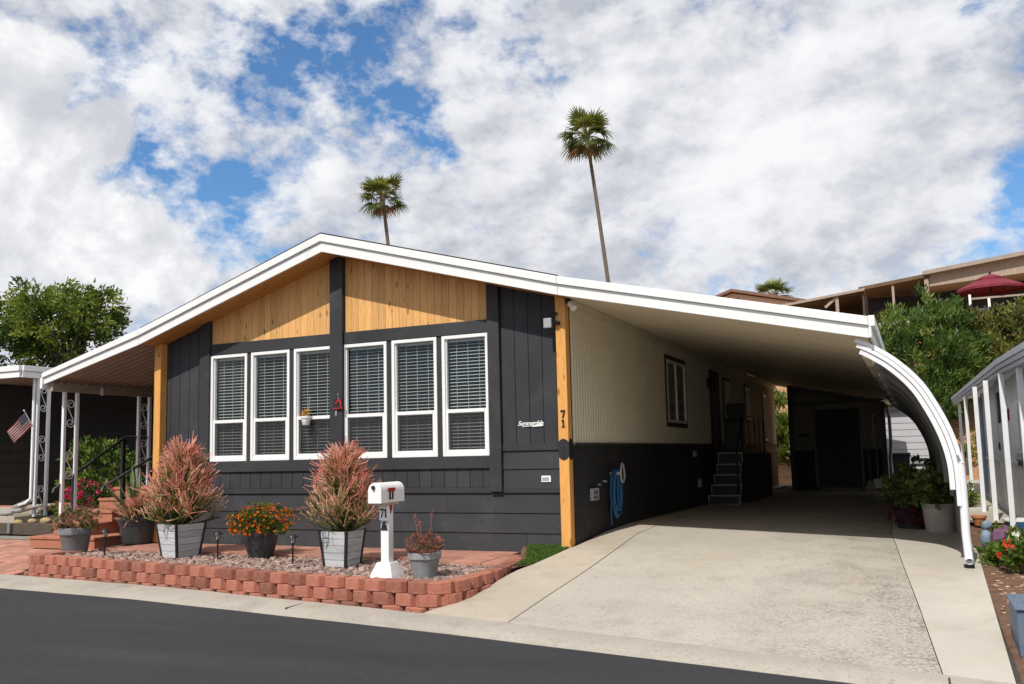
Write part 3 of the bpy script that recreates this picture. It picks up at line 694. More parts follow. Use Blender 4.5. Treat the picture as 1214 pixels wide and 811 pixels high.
# entry steps at the side door
st=thing('side_steps','dark steps with pale edged treads beside the carport wall','steps',(.4,8.5,.14))
tops=[.345,.56,.77,.99,1.235]
xl=[.035,.06,.08,.10,.10]; xr=[.71,.70,.66,.64,.64]
for k in range(5):
    y0=8.0+k*.22; zb=.12 if k==0 else tops[k-1]
    g=MB(); g.box(xl[k],xr[k],y0,y0+.235 if k<4 else 12.0,tops[k]-.045,tops[k]); g.box(xl[k]+.02,xr[k]-.02,y0+.02,y0+.05,zb+.0,tops[k]-.046)
    s_=g.build('step',blackmetal,st)
    g=MB(); g.box(xl[k],xr[k],y0-.012,y0-.001,tops[k]-.035,tops[k]-.012); g.box(xl[k],xl[k]+.018,y0-.012,y0-.001,zb+.01,tops[k]-.036); g.box(xr[k]-.018,xr[k],y0-.012,y0-.001,zb+.01,tops[k]-.036)
    if k==0: g.box(xl[k]+.018,xr[k]-.018,y0-.012,y0-.001,zb+.01,zb+.03)
    g.build('edge_strip',steel,s_)
g=MB(); g.box(.05,.80,8.93,12.0,.12,1.185); g.build('skirt_panel',dark,st)
g=MB(); g.tube([(.66,8.05,.2),(.66,8.05,1.22),(.66,8.95,2.02),(.66,11.9,2.02),(.66,11.9,1.2)],.02,8); 
for y in (8.95,9.7,10.5,11.2): g.tube([(.66,y,1.2),(.66,y,2.02)],.012,6)
g.build('handrail',blackmetal,st)
g=MB(); g.box(.15,.55,9.5,9.9,1.24,1.95); g.box(.15,.55,9.86,9.9,1.95,2.35); tag(g.build('patio_chair',blackmetal,bevel=.02),'dark boxy chair on the side landing behind the handrail','chair')

# ================================================================== front bed
# retaining wall of split blocks along the kerb, turning back towards the house at the right
WP=[(-7.60,-1.25),(-7.74,-1.55),(-7.78,-1.95),(-7.55,-2.06),(-6.9,-2.12),(-5.5,-2.33),(-4.2,-2.50),(-2.7,-2.72),(-1.1,-2.93),(-.58,-2.965),(-.38,-2.88),(-.275,-2.64),(-.25,-2.2),(-.255,-1.75),(-.29,-1.33),(-.42,-.80),(-.64,-.25)]
def resample(P,n=400):
    P=[Vector((p[0],p[1],0)) for p in P]; D=[0]
    for i in range(1,len(P)): D.append(D[-1]+(P[i]-P[i-1]).length)
    def at(s):
        s=min(max(s,0),D[-1]); 
        for i in range(1,len(D)):
            if s<=D[i]+1e-9: 
                t=(s-D[i-1])/(D[i]-D[i-1]); return P[i-1].lerp(P[i],t)
        return P[-1]
    return at,D[-1]
wat,WL=resample(WP)
wall=thing('retaining_wall','low curved retaining wall of red split face concrete blocks beside the kerb','retaining wall',(-4,-2.5,-.28))
random.seed(21)
pit=.288; nb=int(WL/pit); pit=WL/nb
protos=[]
def block_mesh(name,L,Dp,H,sd):
    rr=random.Random(sd); j=lambda a:rr.uniform(-a,a)
    g=MB(); h=H
    # plan: front face split with chamfered corners, tapering to the back
    pl=[(-L/2+.0,0.050+j(.006)),(-L/2+.045+j(.010),-.010+j(.006)),(0+j(.02),-.022+j(.006)),(L/2-.045+j(.010),-.010+j(.006)),(L/2-.0,.050+j(.006)),(L/2-.03,Dp),(-L/2+.03,Dp)]
    vs=[(x,y,0) for x,y in pl]+[(x+j(.002),y+.006,h+j(.002)) for x,y in pl]; n=7
    g.add(vs,[tuple(range(n-1,-1,-1)),tuple(range(n,2*n))]+[(i,(i+1)%n,(i+1)%n+n,i+n) for i in range(n)],rr.random())
    return g
bl=[]
for s in range(14):
    o=block_mesh('block',pit-.007,.18,.120,s).build('block',brick,None,bevel=.008); bl.append(o)
used=set()
def put_block(pr,p,ang,z,par):
    o=pr if pr.name not in used else pr.copy()
    if pr.name in used: COL.objects.link(o)
    used.add(o.name); o.parent=par; o.location=Vector((p.x,p.y,z))-org(par); o.rotation_euler=(random.uniform(-.012,.012),random.uniform(-.012,.012),ang)
cnt=0; low=MB()
for c in range(3):
    for i in range(nb+1):
        s=(i+ (.5 if c%2==0 else 0))*pit
        if s>WL: continue
        a=wat(max(s-.10,0)); b=wat(min(s+.10,WL)); t=b-a; ang=math.atan2(t.y,t.x)
        nrm=Vector((-t.y,t.x,0)).normalized()          # points inwards
        p=wat(s)-nrm*(.030*c-.012); z=-.122*(c+1)
        gz=dz(p.x,p.y) if p.x>-.9 and p.y>-2.6 else -.28
        if z+.12<gz-.03: continue
        if c<2 and cnt<100: put_block(random.choice(bl),p,ang,z,wall); cnt+=1
        else:
            q=block_mesh('b',pit-.007,.18,.120,i); ca,sa=math.cos(ang),math.sin(ang)
            low.add([(p.x+x*ca-y_*sa,p.y+x*sa+y_*ca,z+zz) for x,y_,zz in q.v],q.f,q.a)
for o in bl:
    if o.name not in used: bpy.data.objects.remove(o)
struct(low.build('lower_course',brick,wall,bevel=.008),'stuff')
# gravel
def inside(x,y):
    # front boundary of the bed
    yf=interp(x,[-7.8,-6.9,-5.5,-4.2,-2.7,-1.1,-.6],[-1.95,-2.02,-2.23,-2.40,-2.62,-2.83,-2.8])+.13
    yb=-1.0 if x<-.95 else -1.22
    xr_=-.40 if y<-1.9 else lerp(-.42,-.50,(y+1.9)/.6)
    return -7.62<x<xr_ and yf<y<yb+.03
g=MB(); g.grid(lambda u,v:(-7.7+7.35*u,lerp(interp(-7.7+7.35*u,[-7.8,-.6],[-1.9,-2.85])+.06,-.95,v),-.095),8,4); struct(g.build('bed_soil',soil))
def ico():
    t=(1+5**.5)/2; V=np.array([(-1,t,0),(1,t,0),(-1,-t,0),(1,-t,0),(0,-1,t),(0,1,t),(0,-1,-t),(0,1,-t),(t,0,-1),(t,0,1),(-t,0,-1),(-t,0,1)],float); V/=np.linalg.norm(V[0])
    F=np.array([(0,11,5),(0,5,1),(0,1,7),(0,7,10),(0,10,11),(1,5,9),(5,11,4),(11,10,2),(10,7,6),(7,1,8),(3,9,4),(3,4,2),(3,2,6),(3,6,8),(3,8,9),(4,9,5),(2,4,11),(6,2,10),(8,6,7),(9,8,1)]); return V,F
IV,IF=ico()
g=MB(); rg=np.random.default_rng(4); k=0
while k<5200:
    x=rg.uniform(-7.7,-.38); y=rg.uniform(-2.9,-.95)
    if not inside(x,y): continue
    r=rg.uniform(.017,.038); sc=np.array([rg.uniform(.8,1.35),rg.uniform(.8,1.35),rg.uniform(.6,.95)])*r
    V=IV*(1+rg.normal(size=(12,1))*.12)*sc; a=rg.uniform(0,6.28); ca,sa=math.cos(a),math.sin(a)
    V=V@np.array([[ca,sa,0],[-sa,ca,0],[0,0,1]]); V=V+np.array([x,y,-.075+rg.uniform(0,.03)])
    g.arr(V,IF,np.full(12,rg.uniform(0,1))); k+=1
o=struct(g.build('gravel',gravelm,smooth=True),'stuff'); tag(o,'mixed pink and grey river stones filling the bed behind the red blocks','gravel')
# paver border between gravel and house
bd=thing('paver_border','flat red concrete pavers laid along the foot of the charcoal front wall','pavers',(-4,-.6,-.06))
random.seed(8); x=-7.5
i=0
while x<-.70:
    L=.395
    for r_,(y0,y1) in enumerate(((-1.02,-.68),(-.677,-.36),(-.357,-.045))):
        x0=x+(.2 if r_%2 else 0); x1=min(x0+L-.005,(-.50,-.62,-.76)[r_])
        if x1-x0<.08: continue
        yy=y0-(.20 if (r_==0 and x0>-1.7) else 0)
        g=MB(); g.box(x0,x1,yy+random.uniform(0,.006),y1-.004,-.085,-.006+random.uniform(-.004,.004),random.random())
        g.build('paver',paver,bd,bevel=.008)
    x+=L
# turf patch in the corner
def turf_poly(x,y): 
    return (-.80+ (y+.05)*-.30*0)<x<.02 and y<-.03 and y>-1.72 and x>interp(y,[-1.4,-.8,-.25,0],[-.24,-.37,-.59,-.66]) and x<LE(y)-.015
g=MB(); rg=np.random.default_rng(5)
def tz(x,y): return max(dz(max(x,LE(y)),y),.0)*.9+.0-.01
pts=[]
while len(pts)<9000:
    x,y=rg.uniform(-.85,.05),rg.uniform(-1.75,-.02)
    if turf_poly(x,y): pts.append((x,y,tz(x,y)-.012))
pts=np.array(pts); d=rg.normal(size=(len(pts),3))*.55; d[:,2]=1
leaves(g,pts,d,rg.uniform(.03,.062,len(pts)),.006,rg.uniform(0,1,len(pts)),rg,curl=.1)
o=struct(g.build('turf',grassm),'stuff'); tag(o,'small patch of short green turf at the foot of the timber corner post','grass')
g=MB()
def tsoil(u,v):
    y=lerp(-1.5,-.02,v); x=lerp(interp(y,[-1.5,-.8,-.25,0],[-.32,-.45,-.68,-.75]),LE(y)+.004,u); return (x,y,tz(x,y)-.016)
g.grid(tsoil,8,20); struct(g.build('turf_soil',soil))

# ------------------------------------------------------------------ stick plants
def stick_plant(mb,c,R0,H,rg,n0=34,lean=None,rad=.0062,shape=1.0):
    """bundles of thin pencil stems that fork upwards; var = height along the stem"""
    tri=[]
    def seg(p,q,r0,r1,v0,v1):
        v0=min(max(v0,0),1); v1=min(max(v1,0),1)
        t=(q-p); L=np.linalg.norm(t); t=t/L; u=np.cross(t,[.3,.2,.9]); u/=np.linalg.norm(u)+1e-9; w=np.cross(t,u)
        V=[];A=[]
        for P_,r,v in ((p,r0,v0),(q,r1,v1)):
            for k in range(3):
                a=2.094*k; V.append(P_+(u*math.cos(a)+w*math.sin(a))*r); A.append(v)
        tri.append((np.array(V),np.array(A)))
    def env(z): return R0*np.interp(z,[0,.1,.3,.55,.8,1.0],[.80,1.02,1.0,.74,.42,.12])
    c=np.asarray(c,float)
    for i in range(n0):
        zr=rg.uniform(.06,1.0)**.9; a=rg.uniform(0,6.283); rr=env(zr)*math.sqrt(rg.uniform(.12,1))*(1+.30*mnoise.noise(Vector((math.cos(a)*1.6,math.sin(a)*1.6,zr*3.2+c[0]))))*(1.2 if rg.uniform()<.10 else 1); hue=rg.normal()*.12-.04-(.18 if rg.uniform()<.28 else 0)-(.10 if zr<.35 else 0)
        tip=c+np.array([rr*math.cos(a),rr*math.sin(a),zr*H*.90]); core=c+np.array([rg.normal()*.03,rg.normal()*.03,max(0,zr*H*.42-.10)])
        mid=core*.45+tip*.55; mid[2]-=.10*(tip[2]-core[2]); r=rad*1.25
        seg(core,mid,r*1.2,r*1.05,.02,.16+hue*.5); seg(mid,tip,r*1.05,r*.9,.16+hue*.5,.36+hue)
        out=np.array([math.cos(a),math.sin(a),0])*(rr/(env(zr)+1e-6))
        for k in range(rg.integers(4,7)):
            t=rg.uniform(.35,1.0); p=mid*(1-t)+tip*t; d=out*.50+np.array([0,0,.85])+rg.normal(size=3)*.38; d/=np.linalg.norm(d)
            L=rg.uniform(.13,.26)*np.interp(H,[.5,1.2],[.75,1.05]); h=hue+rg.normal()*.07; q=p+d*L*.55; seg(p,q,rad,rad*.9,.30+h,.56+h)
            for m_ in range(rg.integers(1,4)):
                d2=d+rg.normal(size=3)*.30; d2/=np.linalg.norm(d2); seg(q,q+d2*L*rg.uniform(.5,.95),rad*.85,rad*.62,.56+h,.98+h)
    F=np.array([(0,1,4,3),(1,2,5,4),(2,0,3,5)])
    for V,A in tri:
        b=mb.n; mb.v+=V.tolist(); mb.a+=A.tolist(); mb.f+=(F+b).tolist(); mb.n+=6
def wood_planter(name,lab,cx,cy,s0,s1,h,rot,z=-.065):
    t=thing(name,lab,'potted plant',(cx,cy,z))
    ca,sa=math.cos(rot),math.sin(rot)
    def W(x,y,zz): return (cx+x*ca-y*sa,cy+x*sa+y*ca,z+zz)
    def half(zz): return lerp(s0,s1,zz/h)/2
    for k,(nx,ny) in enumerate(((0,-1),(1,0),(0,1),(-1,0))):
        g=MB(); nb_=5
        for r_ in range(nb_):
            z0=.025+(h-.035)*r_/nb_; z1=.025+(h-.035)*(r_+1)/nb_-.005
            vs=[]
            for zz in (z0,z1):
                a=half(zz)-.016; b=half(zz)-.010
                for e in (-1,1):
                    for d_ in (b,b-.016):
                        vs.append(W(nx*d_+(-ny)*e*a, ny*d_+nx*e*a,zz))
            g.add(vs,[(0,2,6,4),(1,5,7,3),(0,4,5,1),(2,3,7,6),(4,6,7,5),(0,1,3,2)],random.random())
        g.build('panel',planks,t)
    g=MB()
    for ex,ey in ((-1,-1),(1,-1),(1,1),(-1,1)):
        vs=[]
        for zz in (0,h):
            a=half(zz)+.002
            for dx,dy in ((0,0),(-.032,0),(-.032,-.032),(0,-.032)): vs.append(W(ex*(a+dx),ey*(a+dy),zz))
        g.add(vs,[(0,1,2,3),(7,6,5,4),(0,4,5,1),(1,5,6,2),(2,6,7,3),(3,7,4,0)])
    for (zz,hh) in ((.0,.024),):
        a=half(zz)-.031; b=half(zz)
        for nx,ny in ((0,-1),(1,0),(0,1),(-1,0)):
            c_=W(nx*(b-.010),ny*(b-.010),zz+hh/2); ex_=Vector((-ny*ca-nx*sa,-ny*sa+nx*ca,0))*a; ey_=Vector((nx*ca-ny*sa,nx*sa+ny*ca,0))*.010
            g.obox(c_,ex_,ey_,(0,0,hh/2))
    g.build('frame',blackmetal,t,bevel=.003)
    g=MB(); a=half(h)-.03; g.add([W(-a,-a,h-.05),W(a,-a,h-.05),W(a,a,h-.05),W(-a,a,h-.05)],[(0,1,2,3)]); g.build('soil',mulch,t)
    return t
def pot(t,cx,cy,z,prof,m,n=32):
    g=MB(); g.lathe([(r,z+h) for r,h in prof],cx,cy,n); return g.build('pot',m,t,smooth=True)
def soil_disc(t,cx,cy,z,r): 
    g=MB(); g.lathe([(0,z),(r,z)],cx,cy,20); g.build('soil',mulch,t)
fs1=wood_planter('potted_fire_stick','broad pink fire stick plant in grey plank planter left of the orange flowers',-5.47,-1.36,.37,.50,.50,-.20)
rg=np.random.default_rng(31); g=MB(); stick_plant(g,np.array([-5.47,-1.36,.38]),.49,1.17,rg,215,rad=.0074); g.build('stems',firestick,fs1)
fs2=wood_planter('potted_fire_stick','tall pink fire stick plant in grey plank planter just left of the mailbox',-2.50,-1.66,.33,.43,.47,0)
fs2['group']=fs1['group']='fire stick plants in plank planters'
rg=np.random.default_rng(77); g=MB(); stick_plant(g,np.array([-2.50,-1.66,.36]),.41,1.08,rg,195,rad=.0066); g.build('stems',firestick,fs2)
# charcoal pot beside the steps with agave blades and rosy sticks
p=thing('potted_agave','wide charcoal pot of agave blades and pink sticks by the red steps','potted plant',(-7.45,-.30,-.005))
pot(p,-7.45,-.30,-.005,[(.20,0),(.22,.01),(.235,.05),(.27,.30),(.285,.31),(.285,.34),(.30,.345),(.30,.37),(.315,.375),(.325,.43),(.315,.44),(.29,.43),(.28,.36)],charplas)
soil_disc(p,-7.45,-.30,.37,.285)
g=MB(); rg=np.random.default_rng(12)
for i in range(42):
    a=rg.uniform(0,6.28); tl=rg.uniform(.15,1.15); L=rg.uniform(.65,1.12); d=np.array([math.cos(a)*math.sin(tl),math.sin(a)*math.sin(tl),math.cos(tl)])
    w=np.cross(d,[0,0,1]); w/=np.linalg.norm(w)+1e-6; b=np.array([-7.52,-.30,.38]); vs=[];fs=[]; n=6
    for k in range(n+1):
        t=k/n; q=b+d*L*t+np.array([0,0,-.18*L*t*t*math.sin(tl)]); ww=.034*(1-t**2.2)+.001
        vs+=[q-w*ww+np.array([0,0,.008*(1-t)]),q-np.array([0,0,.006*(1-t)]),q+w*ww+np.array([0,0,.008*(1-t)])]
    for k in range(n): fs+=[(3*k,3*k+1,3*k+4,3*k+3),(3*k+1,3*k+2,3*k+5,3*k+4)]
    g.add(vs,fs,rg.uniform(.2,.9))
g.build('blades',agave,p)
g=MB(); stick_plant(g,np.array([-7.28,-.42,.36]),.27,.34,rg,55,rad=.0065); g.build('sticks',firestick,p)
# orange flowers in round charcoal pot
p=thing('potted_marigold','orange flowering bush in a round charcoal pot between two plank planters','potted plant',(-4.2,-1.17,-.065))
pot(p,-4.2,-1.17,-.065,[(.13,0),(.145,.005),(.19,.12),(.225,.26),(.238,.36),(.24,.385),(.228,.39),(.215,.34)],charplas); soil_disc(p,-4.2,-1.17,.27,.215)
rg=np.random.default_rng(14); g=MB(); C=ell_pts(rg,(-4.2,-1.17,.40),(.42,.40,.26),170,.35,.15); C=C[C[:,2]>.27]
clumps(g,C,16,.02,.062,.018,rg,.35,(.0,.65),outc=(-4.2,-1.17,.3)); 
for q in C[:90]: g.tube([(-4.2,-1.17,.27),tuple(q)],.004,4,.3)
g.build('foliage',greenleaf,p)
g=MB(); C2=ell_pts(rg,(-4.2,-1.17,.41),(.46,.44,.29),400,.74,.14); C2=C2[C2[:,2]>.30]
for q in C2:
    n=9; a=np.linspace(0,6.28,n,endpoint=False)+rg.uniform(0,1); up=(q-np.array([-4.2,-1.17,.2])); up/=np.linalg.norm(up); u=np.cross(up,[.1,.2,1]); u/=np.linalg.norm(u); w=np.cross(up,u)
    d=np.outer(np.cos(a),u)+np.outer(np.sin(a),w)+up*.55; leaves(g,np.repeat(q[None],n,0),d,.027,.018,rg.uniform(.0,1),rg)
g.build('flowers',orangefl,p)
# small grey pots
def grey_pot(name,lab,cx,cy,rb,rt,h,m,z=-.065):
    p=thing(name,lab,'potted plant',(cx,cy,z))
    pot(p,cx,cy,z,[(rb,0),(rb+.005,.012),(rb+(rt-rb)*.62,h*.70),(rt-.018,h*.74),(rt-.004,h*.76),(rt,h*.97),(rt-.006,h),(rt-.022,h),(rt-.03,h*.86)],m); soil_disc(p,cx,cy,z+h*.9,rt-.028); return p
p=grey_pot('potted_sedum','round grey pot of rosy sedum at the left end of the block wall',-7.62,-1.33,.165,.245,.40,greyplas)
rg=np.random.default_rng(15); g=MB(); C=ell_pts(rg,(-7.62,-1.33,.40),(.34,.32,.22),180,.4,.2); C=C[C[:,2]>.29]; clumps(g,C,24,.012,.055,.013,rg,.6,(.15,1),outc=(-7.62,-1.33,.3)); g.build('foliage',sedumg,p)
p=grey_pot('potted_succulent','small rough grey pot of pink succulent just right of the mailbox',-.97,-2.26,.125,.19,.295,concpot)
rg=np.random.default_rng(16); g=MB(); C=ell_pts(rg,(-.97,-2.26,.29),(.215,.21,.13),95,.45,.15); C=C[C[:,2]>.2]; clumps(g,C,20,.008,.048,.012,rg,.45,(.1,1),outc=(-.97,-2.26,.22)); g.build('foliage',sedum,p)
g=MB()
for dx,dy,h in ((-.135,.02,.62),(-.06,.0,.53),(.085,.03,.66)):
    g.tube([(-.97+dx*.5,-2.26+dy,.25),(-.97+dx,-2.26+dy,h)],.0035,5,.8)
    C=np.array([(-.97+dx+rg.normal()*.006,-2.26+dy+rg.normal()*.006,h+rg.uniform(-.05,.03)) for _ in range(10)]); clumps(g,C,5,.003,.018,.010,rg,.5,(.8,1))
g.build('flower_spike',sedum,p)
# solar path lights
def path_light(cx,cy,lab):
    t=thing('path_light',lab,'garden light',(cx,cy,-.07),'solar path lights in the gravel bed')
    g=MB(); g.lathe([(.0,-.08),(.010,-.06),(.012,.20),(.020,.205),(.026,.22),(.0,.225)],cx,cy,10); g.build('stake',blackm,t,smooth=True)
    g=MB(); g.lathe([(.022,.222),(.036,.29),(.034,.292),(.0,.292)],cx,cy,14); g.build('lens',lensm,t,smooth=True)
    g=MB()
    for k in range(6):
        a=k*math.pi/3; g.tube([(cx+.026*math.cos(a),cy+.026*math.sin(a),.222),(cx+.040*math.cos(a),cy+.040*math.sin(a),.295)],.0035,5)
    g.lathe([(.060,.288),(.068,.294),(.062,.308),(.034,.326),(.024,.336),(.0,.338)],cx,cy,18); g.build('cap',blackm,t,smooth=True)
lensm=mat('frosted_lens',(.55,.53,.48),.3,.05,5,0)
path_light(-6.86,-1.45,'black solar path light between the rosy sedum pot and the plank planter')
path_light(-4.70,-1.46,'black solar path light just left of the orange flower pot')
path_light(-3.26,-1.67,'black solar path light between orange flowers and the right plank planter')

# ------------------------------------------------------------------ mailbox
mbx=thing('mailbox','white mailbox on a white post numbered 71 standing in the gravel','mailbox',(-1.37,-2.36,-.065))
cx,cy=-1.39,-2.37
g=MB(); h0,h1=.155,.085; z=-.07
g.add([(cx-h0,cy-h0,z),(cx+h0,cy-h0,z),(cx+h0,cy+h0,z),(cx-h0,cy+h0,z),(cx-h0+.015,cy-h0+.015,z+.05),(cx+h0-.015,cy-h0+.015,z+.05),(cx+h0-.015,cy+h0-.015,z+.05),(cx-h0+.015,cy+h0-.015,z+.05),(cx-h1,cy-h1,z+.19),(cx+h1,cy-h1,z+.19),(cx+h1,cy+h1,z+.19),(cx-h1,cy+h1,z+.19)],
 [(0,3,2,1),(0,1,5,4),(1,2,6,5),(2,3,7,6),(3,0,4,7),(4,5,9,8),(5,6,10,9),(6,7,11,10),(7,4,8,11),(8,9,10,11)]); g.build('base',whitegloss,mbx,bevel=.006)
g=MB(); g.box(cx-.052,cx+.052,cy-.052,cy+.052,.121,.755); g.build('post',whitegloss,mbx,bevel=.006)
g=MB(); g.box(cx-.062,cx+.062,cy-.20,cy+.16,.757,.783); g.build('mounting_board',brass,mbx)
bw=.084; bz=.785; g=MB(); sec=[(cx-bw,bz),(cx+bw,bz),(cx+bw,bz+.13)]+[(cx+bw*math.cos(a),bz+.13+.095*math.sin(a)) for a in np.linspace(0.12,math.pi-.12,15)]+[(cx-bw,bz+.13)]
g.prism(sec,'y',cy-.235,cy+.245); body=g.build('box',whitegloss,mbx,bevel=.004)
ex=[(cx+(x-cx)*1.03,bz-.003+(zz-bz)*1.02) for x,zz in sec]; g=MB(); g.prism(ex,'y',cy-.252,cy-.2355); dr=g.build('door',whitegloss,mbx,bevel=.004)
g=MB(); g.tube([(cx-.01,cy-.275,bz+.175),(cx-.01,cy-.25,bz+.175)],.020,12); g.box(cx-.022,cx+.002,cy-.276,cy-.254,bz+.15,bz+.168); g.build('latch',blackm,dr,smooth=True)
g=MB(); xx=cx+bw+.002
g.box(xx,xx+.008,cy-.085,cy-.060,bz+.035,bz+.15); g.box(xx,xx+.008,cy-.025,cy-.002,bz+.035,bz+.15)
g.prism([(cy-.095,bz+.035),(cy-.055,bz+.035),(cy-.06,bz+.06),(cy-.085,bz+.06)],'x',xx+.0085,xx+.012); g.build('flag_bracket',blackm,mbx)
g=MB(); g.box(xx+.009,xx+.016,cy-.125,cy+.022,bz+.125,bz+.165); g.build('flag',redm,mbx,bevel=.004)
# numeral shapes, drawn as prisms in (u,v) units of cap height
SEVEN=[[(0,.78),(0,1),(.62,1),(.62,.86),(.36,0),(.14,0),(.44,.82),(.08,.82),(.08,.78)]]
ONE=[[(.22,0),(.22,.78),(.06,.74),(.06,.84),(.30,1.0),(.42,1.0),(.42,0)]]
ONES=ONE+[[(.06,-.0),(.58,-.0),(.58,.07),(.06,.07)]]
def glyph(mb,shapes,u0,v0,h,y0,y1,axis='y',sx=1):
    for k,s in enumerate(shapes): mb.prism([(u0+p[0]*h*sx,v0+p[1]*h) for p in s],axis,y0-.0006*k,y1)
g=MB(); g.box(cx-.062,cx+.040,cy-.062,cy-.0525,.585,.735); pl=g.build('number_plate',whitegloss,mbx,bevel=.003)
g=MB(); glyph(g,SEVEN,cx-.052,.615,.10,cy-.066,cy-.0622,sx=.75); glyph(g,ONE,cx-.006,.615,.10,cy-.066,cy-.0622,sx=.9); g.build('number',blackm,pl)
g=MB(); g.box(cx-.044,cx+.044,cy-.058,cy-.0525,.475,.575); pe=g.build('emblem_plate',lightgrey,mbx)
g=MB(); g.box(cx-.043,cx+.043,cy-.062,cy-.0582,.476,.496)
for bb in ([(-.03,.50),(.03,.50),(.036,.525),(.012,.545),(.016,.566),(-.004,.574),(-.016,.555),(-.030,.53)],): g.prism([(cx+x,zz) for x,zz in bb],'y',cy-.064,cy-.0582)
g.build('emblem',blackm,pe)
g=MB(); g.prism([(cy-.03,.755),(cy+.005,.755),(cy+.012,.715),(cy-.005,.685),(cy-.022,.70)],'x',cx+.0535,cx+.068); g.prism([(cy-.02,.70),(cy+.0,.70),(cy-.008,.655)],'x',cx+.0535,cx+.064); g.build('red_ribbon',redm,mbx)

# ------------------------------------------------------------------ fittings on the home
n71=MB(); glyph(n71,[[(0,.80),(0,1),(.64,1),(.64,.88),(.40,0),(.16,0),(.46,.80),(.10,.80)],[(0,.72),(.07,.72),(.07,.80),(0,.80)]],-.108,1.755,.10,-.162,-.1505); glyph(n71,ONES,-.106,1.632,.10,-.162,-.1505)
tag(n71.build('house_number',blackm),'black numerals 71 set vertically on the timber corner post','house number')
pc=thing('post_bracket','black iron bracket plates wrapped round the timber corner post','bracket',(-.08,-.15,1.34))
def bplate(ax,c,d0,d1,w):
    s=[(c-w*.30,1.215),(c-w*.5,1.25),(c-w*.5,1.43),(c-w*.32,1.465),(c,1.485),(c+w*.32,1.465),(c+w*.5,1.43),(c+w*.5,1.25),(c+w*.30,1.215),(c,1.195)]
    g=MB(); g.prism(s,ax,d0,d1); o=g.build('plate',blackmetal,pc,bevel=.003); g=MB()
    for zz in (1.25,1.31,1.37,1.43):
        q0=(c,d0,zz) if ax=='y' else (d1,c,zz); q1=(c,d0-.006,zz) if ax=='y' else (d1+.006,c,zz); g.tube([q0,q1],.010,8)
    g.build('bolt',blackm,o)
bplate('y',-.08,-.1565,-.1505,.150); bplate('x',-.078,-.0095,-.0035,.150)
# script badge
def text_mesh(s,size,ext,shear=0,bold=0):
    cu=bpy.data.curves.new('txt','FONT'); cu.body=s; cu.size=size; cu.extrude=ext; cu.shear=shear; cu.offset=bold*.5; cu.resolution_u=3; cu.space_character=.86
    o=bpy.data.objects.new('txt',cu); COL.objects.link(o); dg=bpy.context.evaluated_depsgraph_get(); me=bpy.data.meshes.new_from_object(o.evaluated_get(dg)); bpy.data.objects.remove(o); return me
me=text_mesh('Summerdale',.088,.005,.35,.0022); me.materials.append(whitegloss)
bt=thing('name_badge','small white script badge reading Summerdale on the grooved charcoal siding','badge',(-.6,-.02,1.69))
o=bpy.data.objects.new('lettering',me); COL.objects.link(o); o.parent=bt; o.rotation_euler=(R(90),0,0); o.location=Vector((-.785,-.024,1.675))-bt.location
xs_=[v.co.x for v in me.vertices]; o.scale=(.375/max(max(xs_)-min(xs_),.01),1,1)
g=MB(); g.prism([(-.72,1.663),(-.42,1.678),(-.42,1.692-.02),(-.72,1.655)],'y',-.03,-.018); g.prism([(-.57,1.652),(-.41,1.662),(-.405,1.685-.01),(-.56,1.668)],'y',-.032,-.0305); g.build('swash',whitegloss,bt)
vt=thing('wall_vent','small white framed plate on the lower siding beside the timber post','plate',(-.385,-.02,.96))
g=MB(); g.box(-.455,-.32,-.036,-.021,.915,.998); g.build('frame',whitegloss,vt,bevel=.003)
g=MB(); g.box(-.44,-.345,-.039,-.0362,.930,.978); g.build('panel',lightgrey,vt)
for k in range(3): pass
# flood light and camera
fl=thing('flood_light','small square grey flood light on a black arm at the timber post','light',(-.2,-.15,3.02))
g=MB(); g.box(-.275,-.165,-.265,-.22,2.945,3.075); g.build('housing',lightgrey,fl,bevel=.008)
g=MB(); g.tube([(-.20,-.23,3.09),(-.18,-.20,3.13),(-.12,-.151,3.14)],.022,8); g.tube([(-.14,-.22,3.03),(-.11,-.20,3.01),(-.10,-.151,3.01)],.026,8); g.build('arm',blackm,fl,smooth=True)
cm=thing('security_camera','small pale security camera under the carport eave beside the timber post','camera',(.05,-.08,3.25))
g=MB(); g.tube([(-.005,-.10,3.32),(.03,-.10,3.30)],.045,10); g.tube([(.03,-.10,3.30),(.06,-.11,3.26)],.022,8); g.build('mount',blackm,cm,smooth=True)
g=MB(); g.tube([(.05,-.10,3.27),(.12,-.15,3.19)],.042,14); g.build('body',whitegloss,cm,smooth=True)
# outlet box
ot=thing('outlet_box','grey four socket outlet box on the black side wall by the blue hose','outlet',(.02,.70,.71))
g=MB(); g.box(.012,.055,.55,.83,.635,.80); g.build('box',lightgrey,ot,bevel=.006)
g=MB()
for y in (.64,.74):
    for z in (.675,.745): g.box(.0552,.058,y-.026,y+.026,z-.024,z+.024)
g.build('socket',blackm,ot)
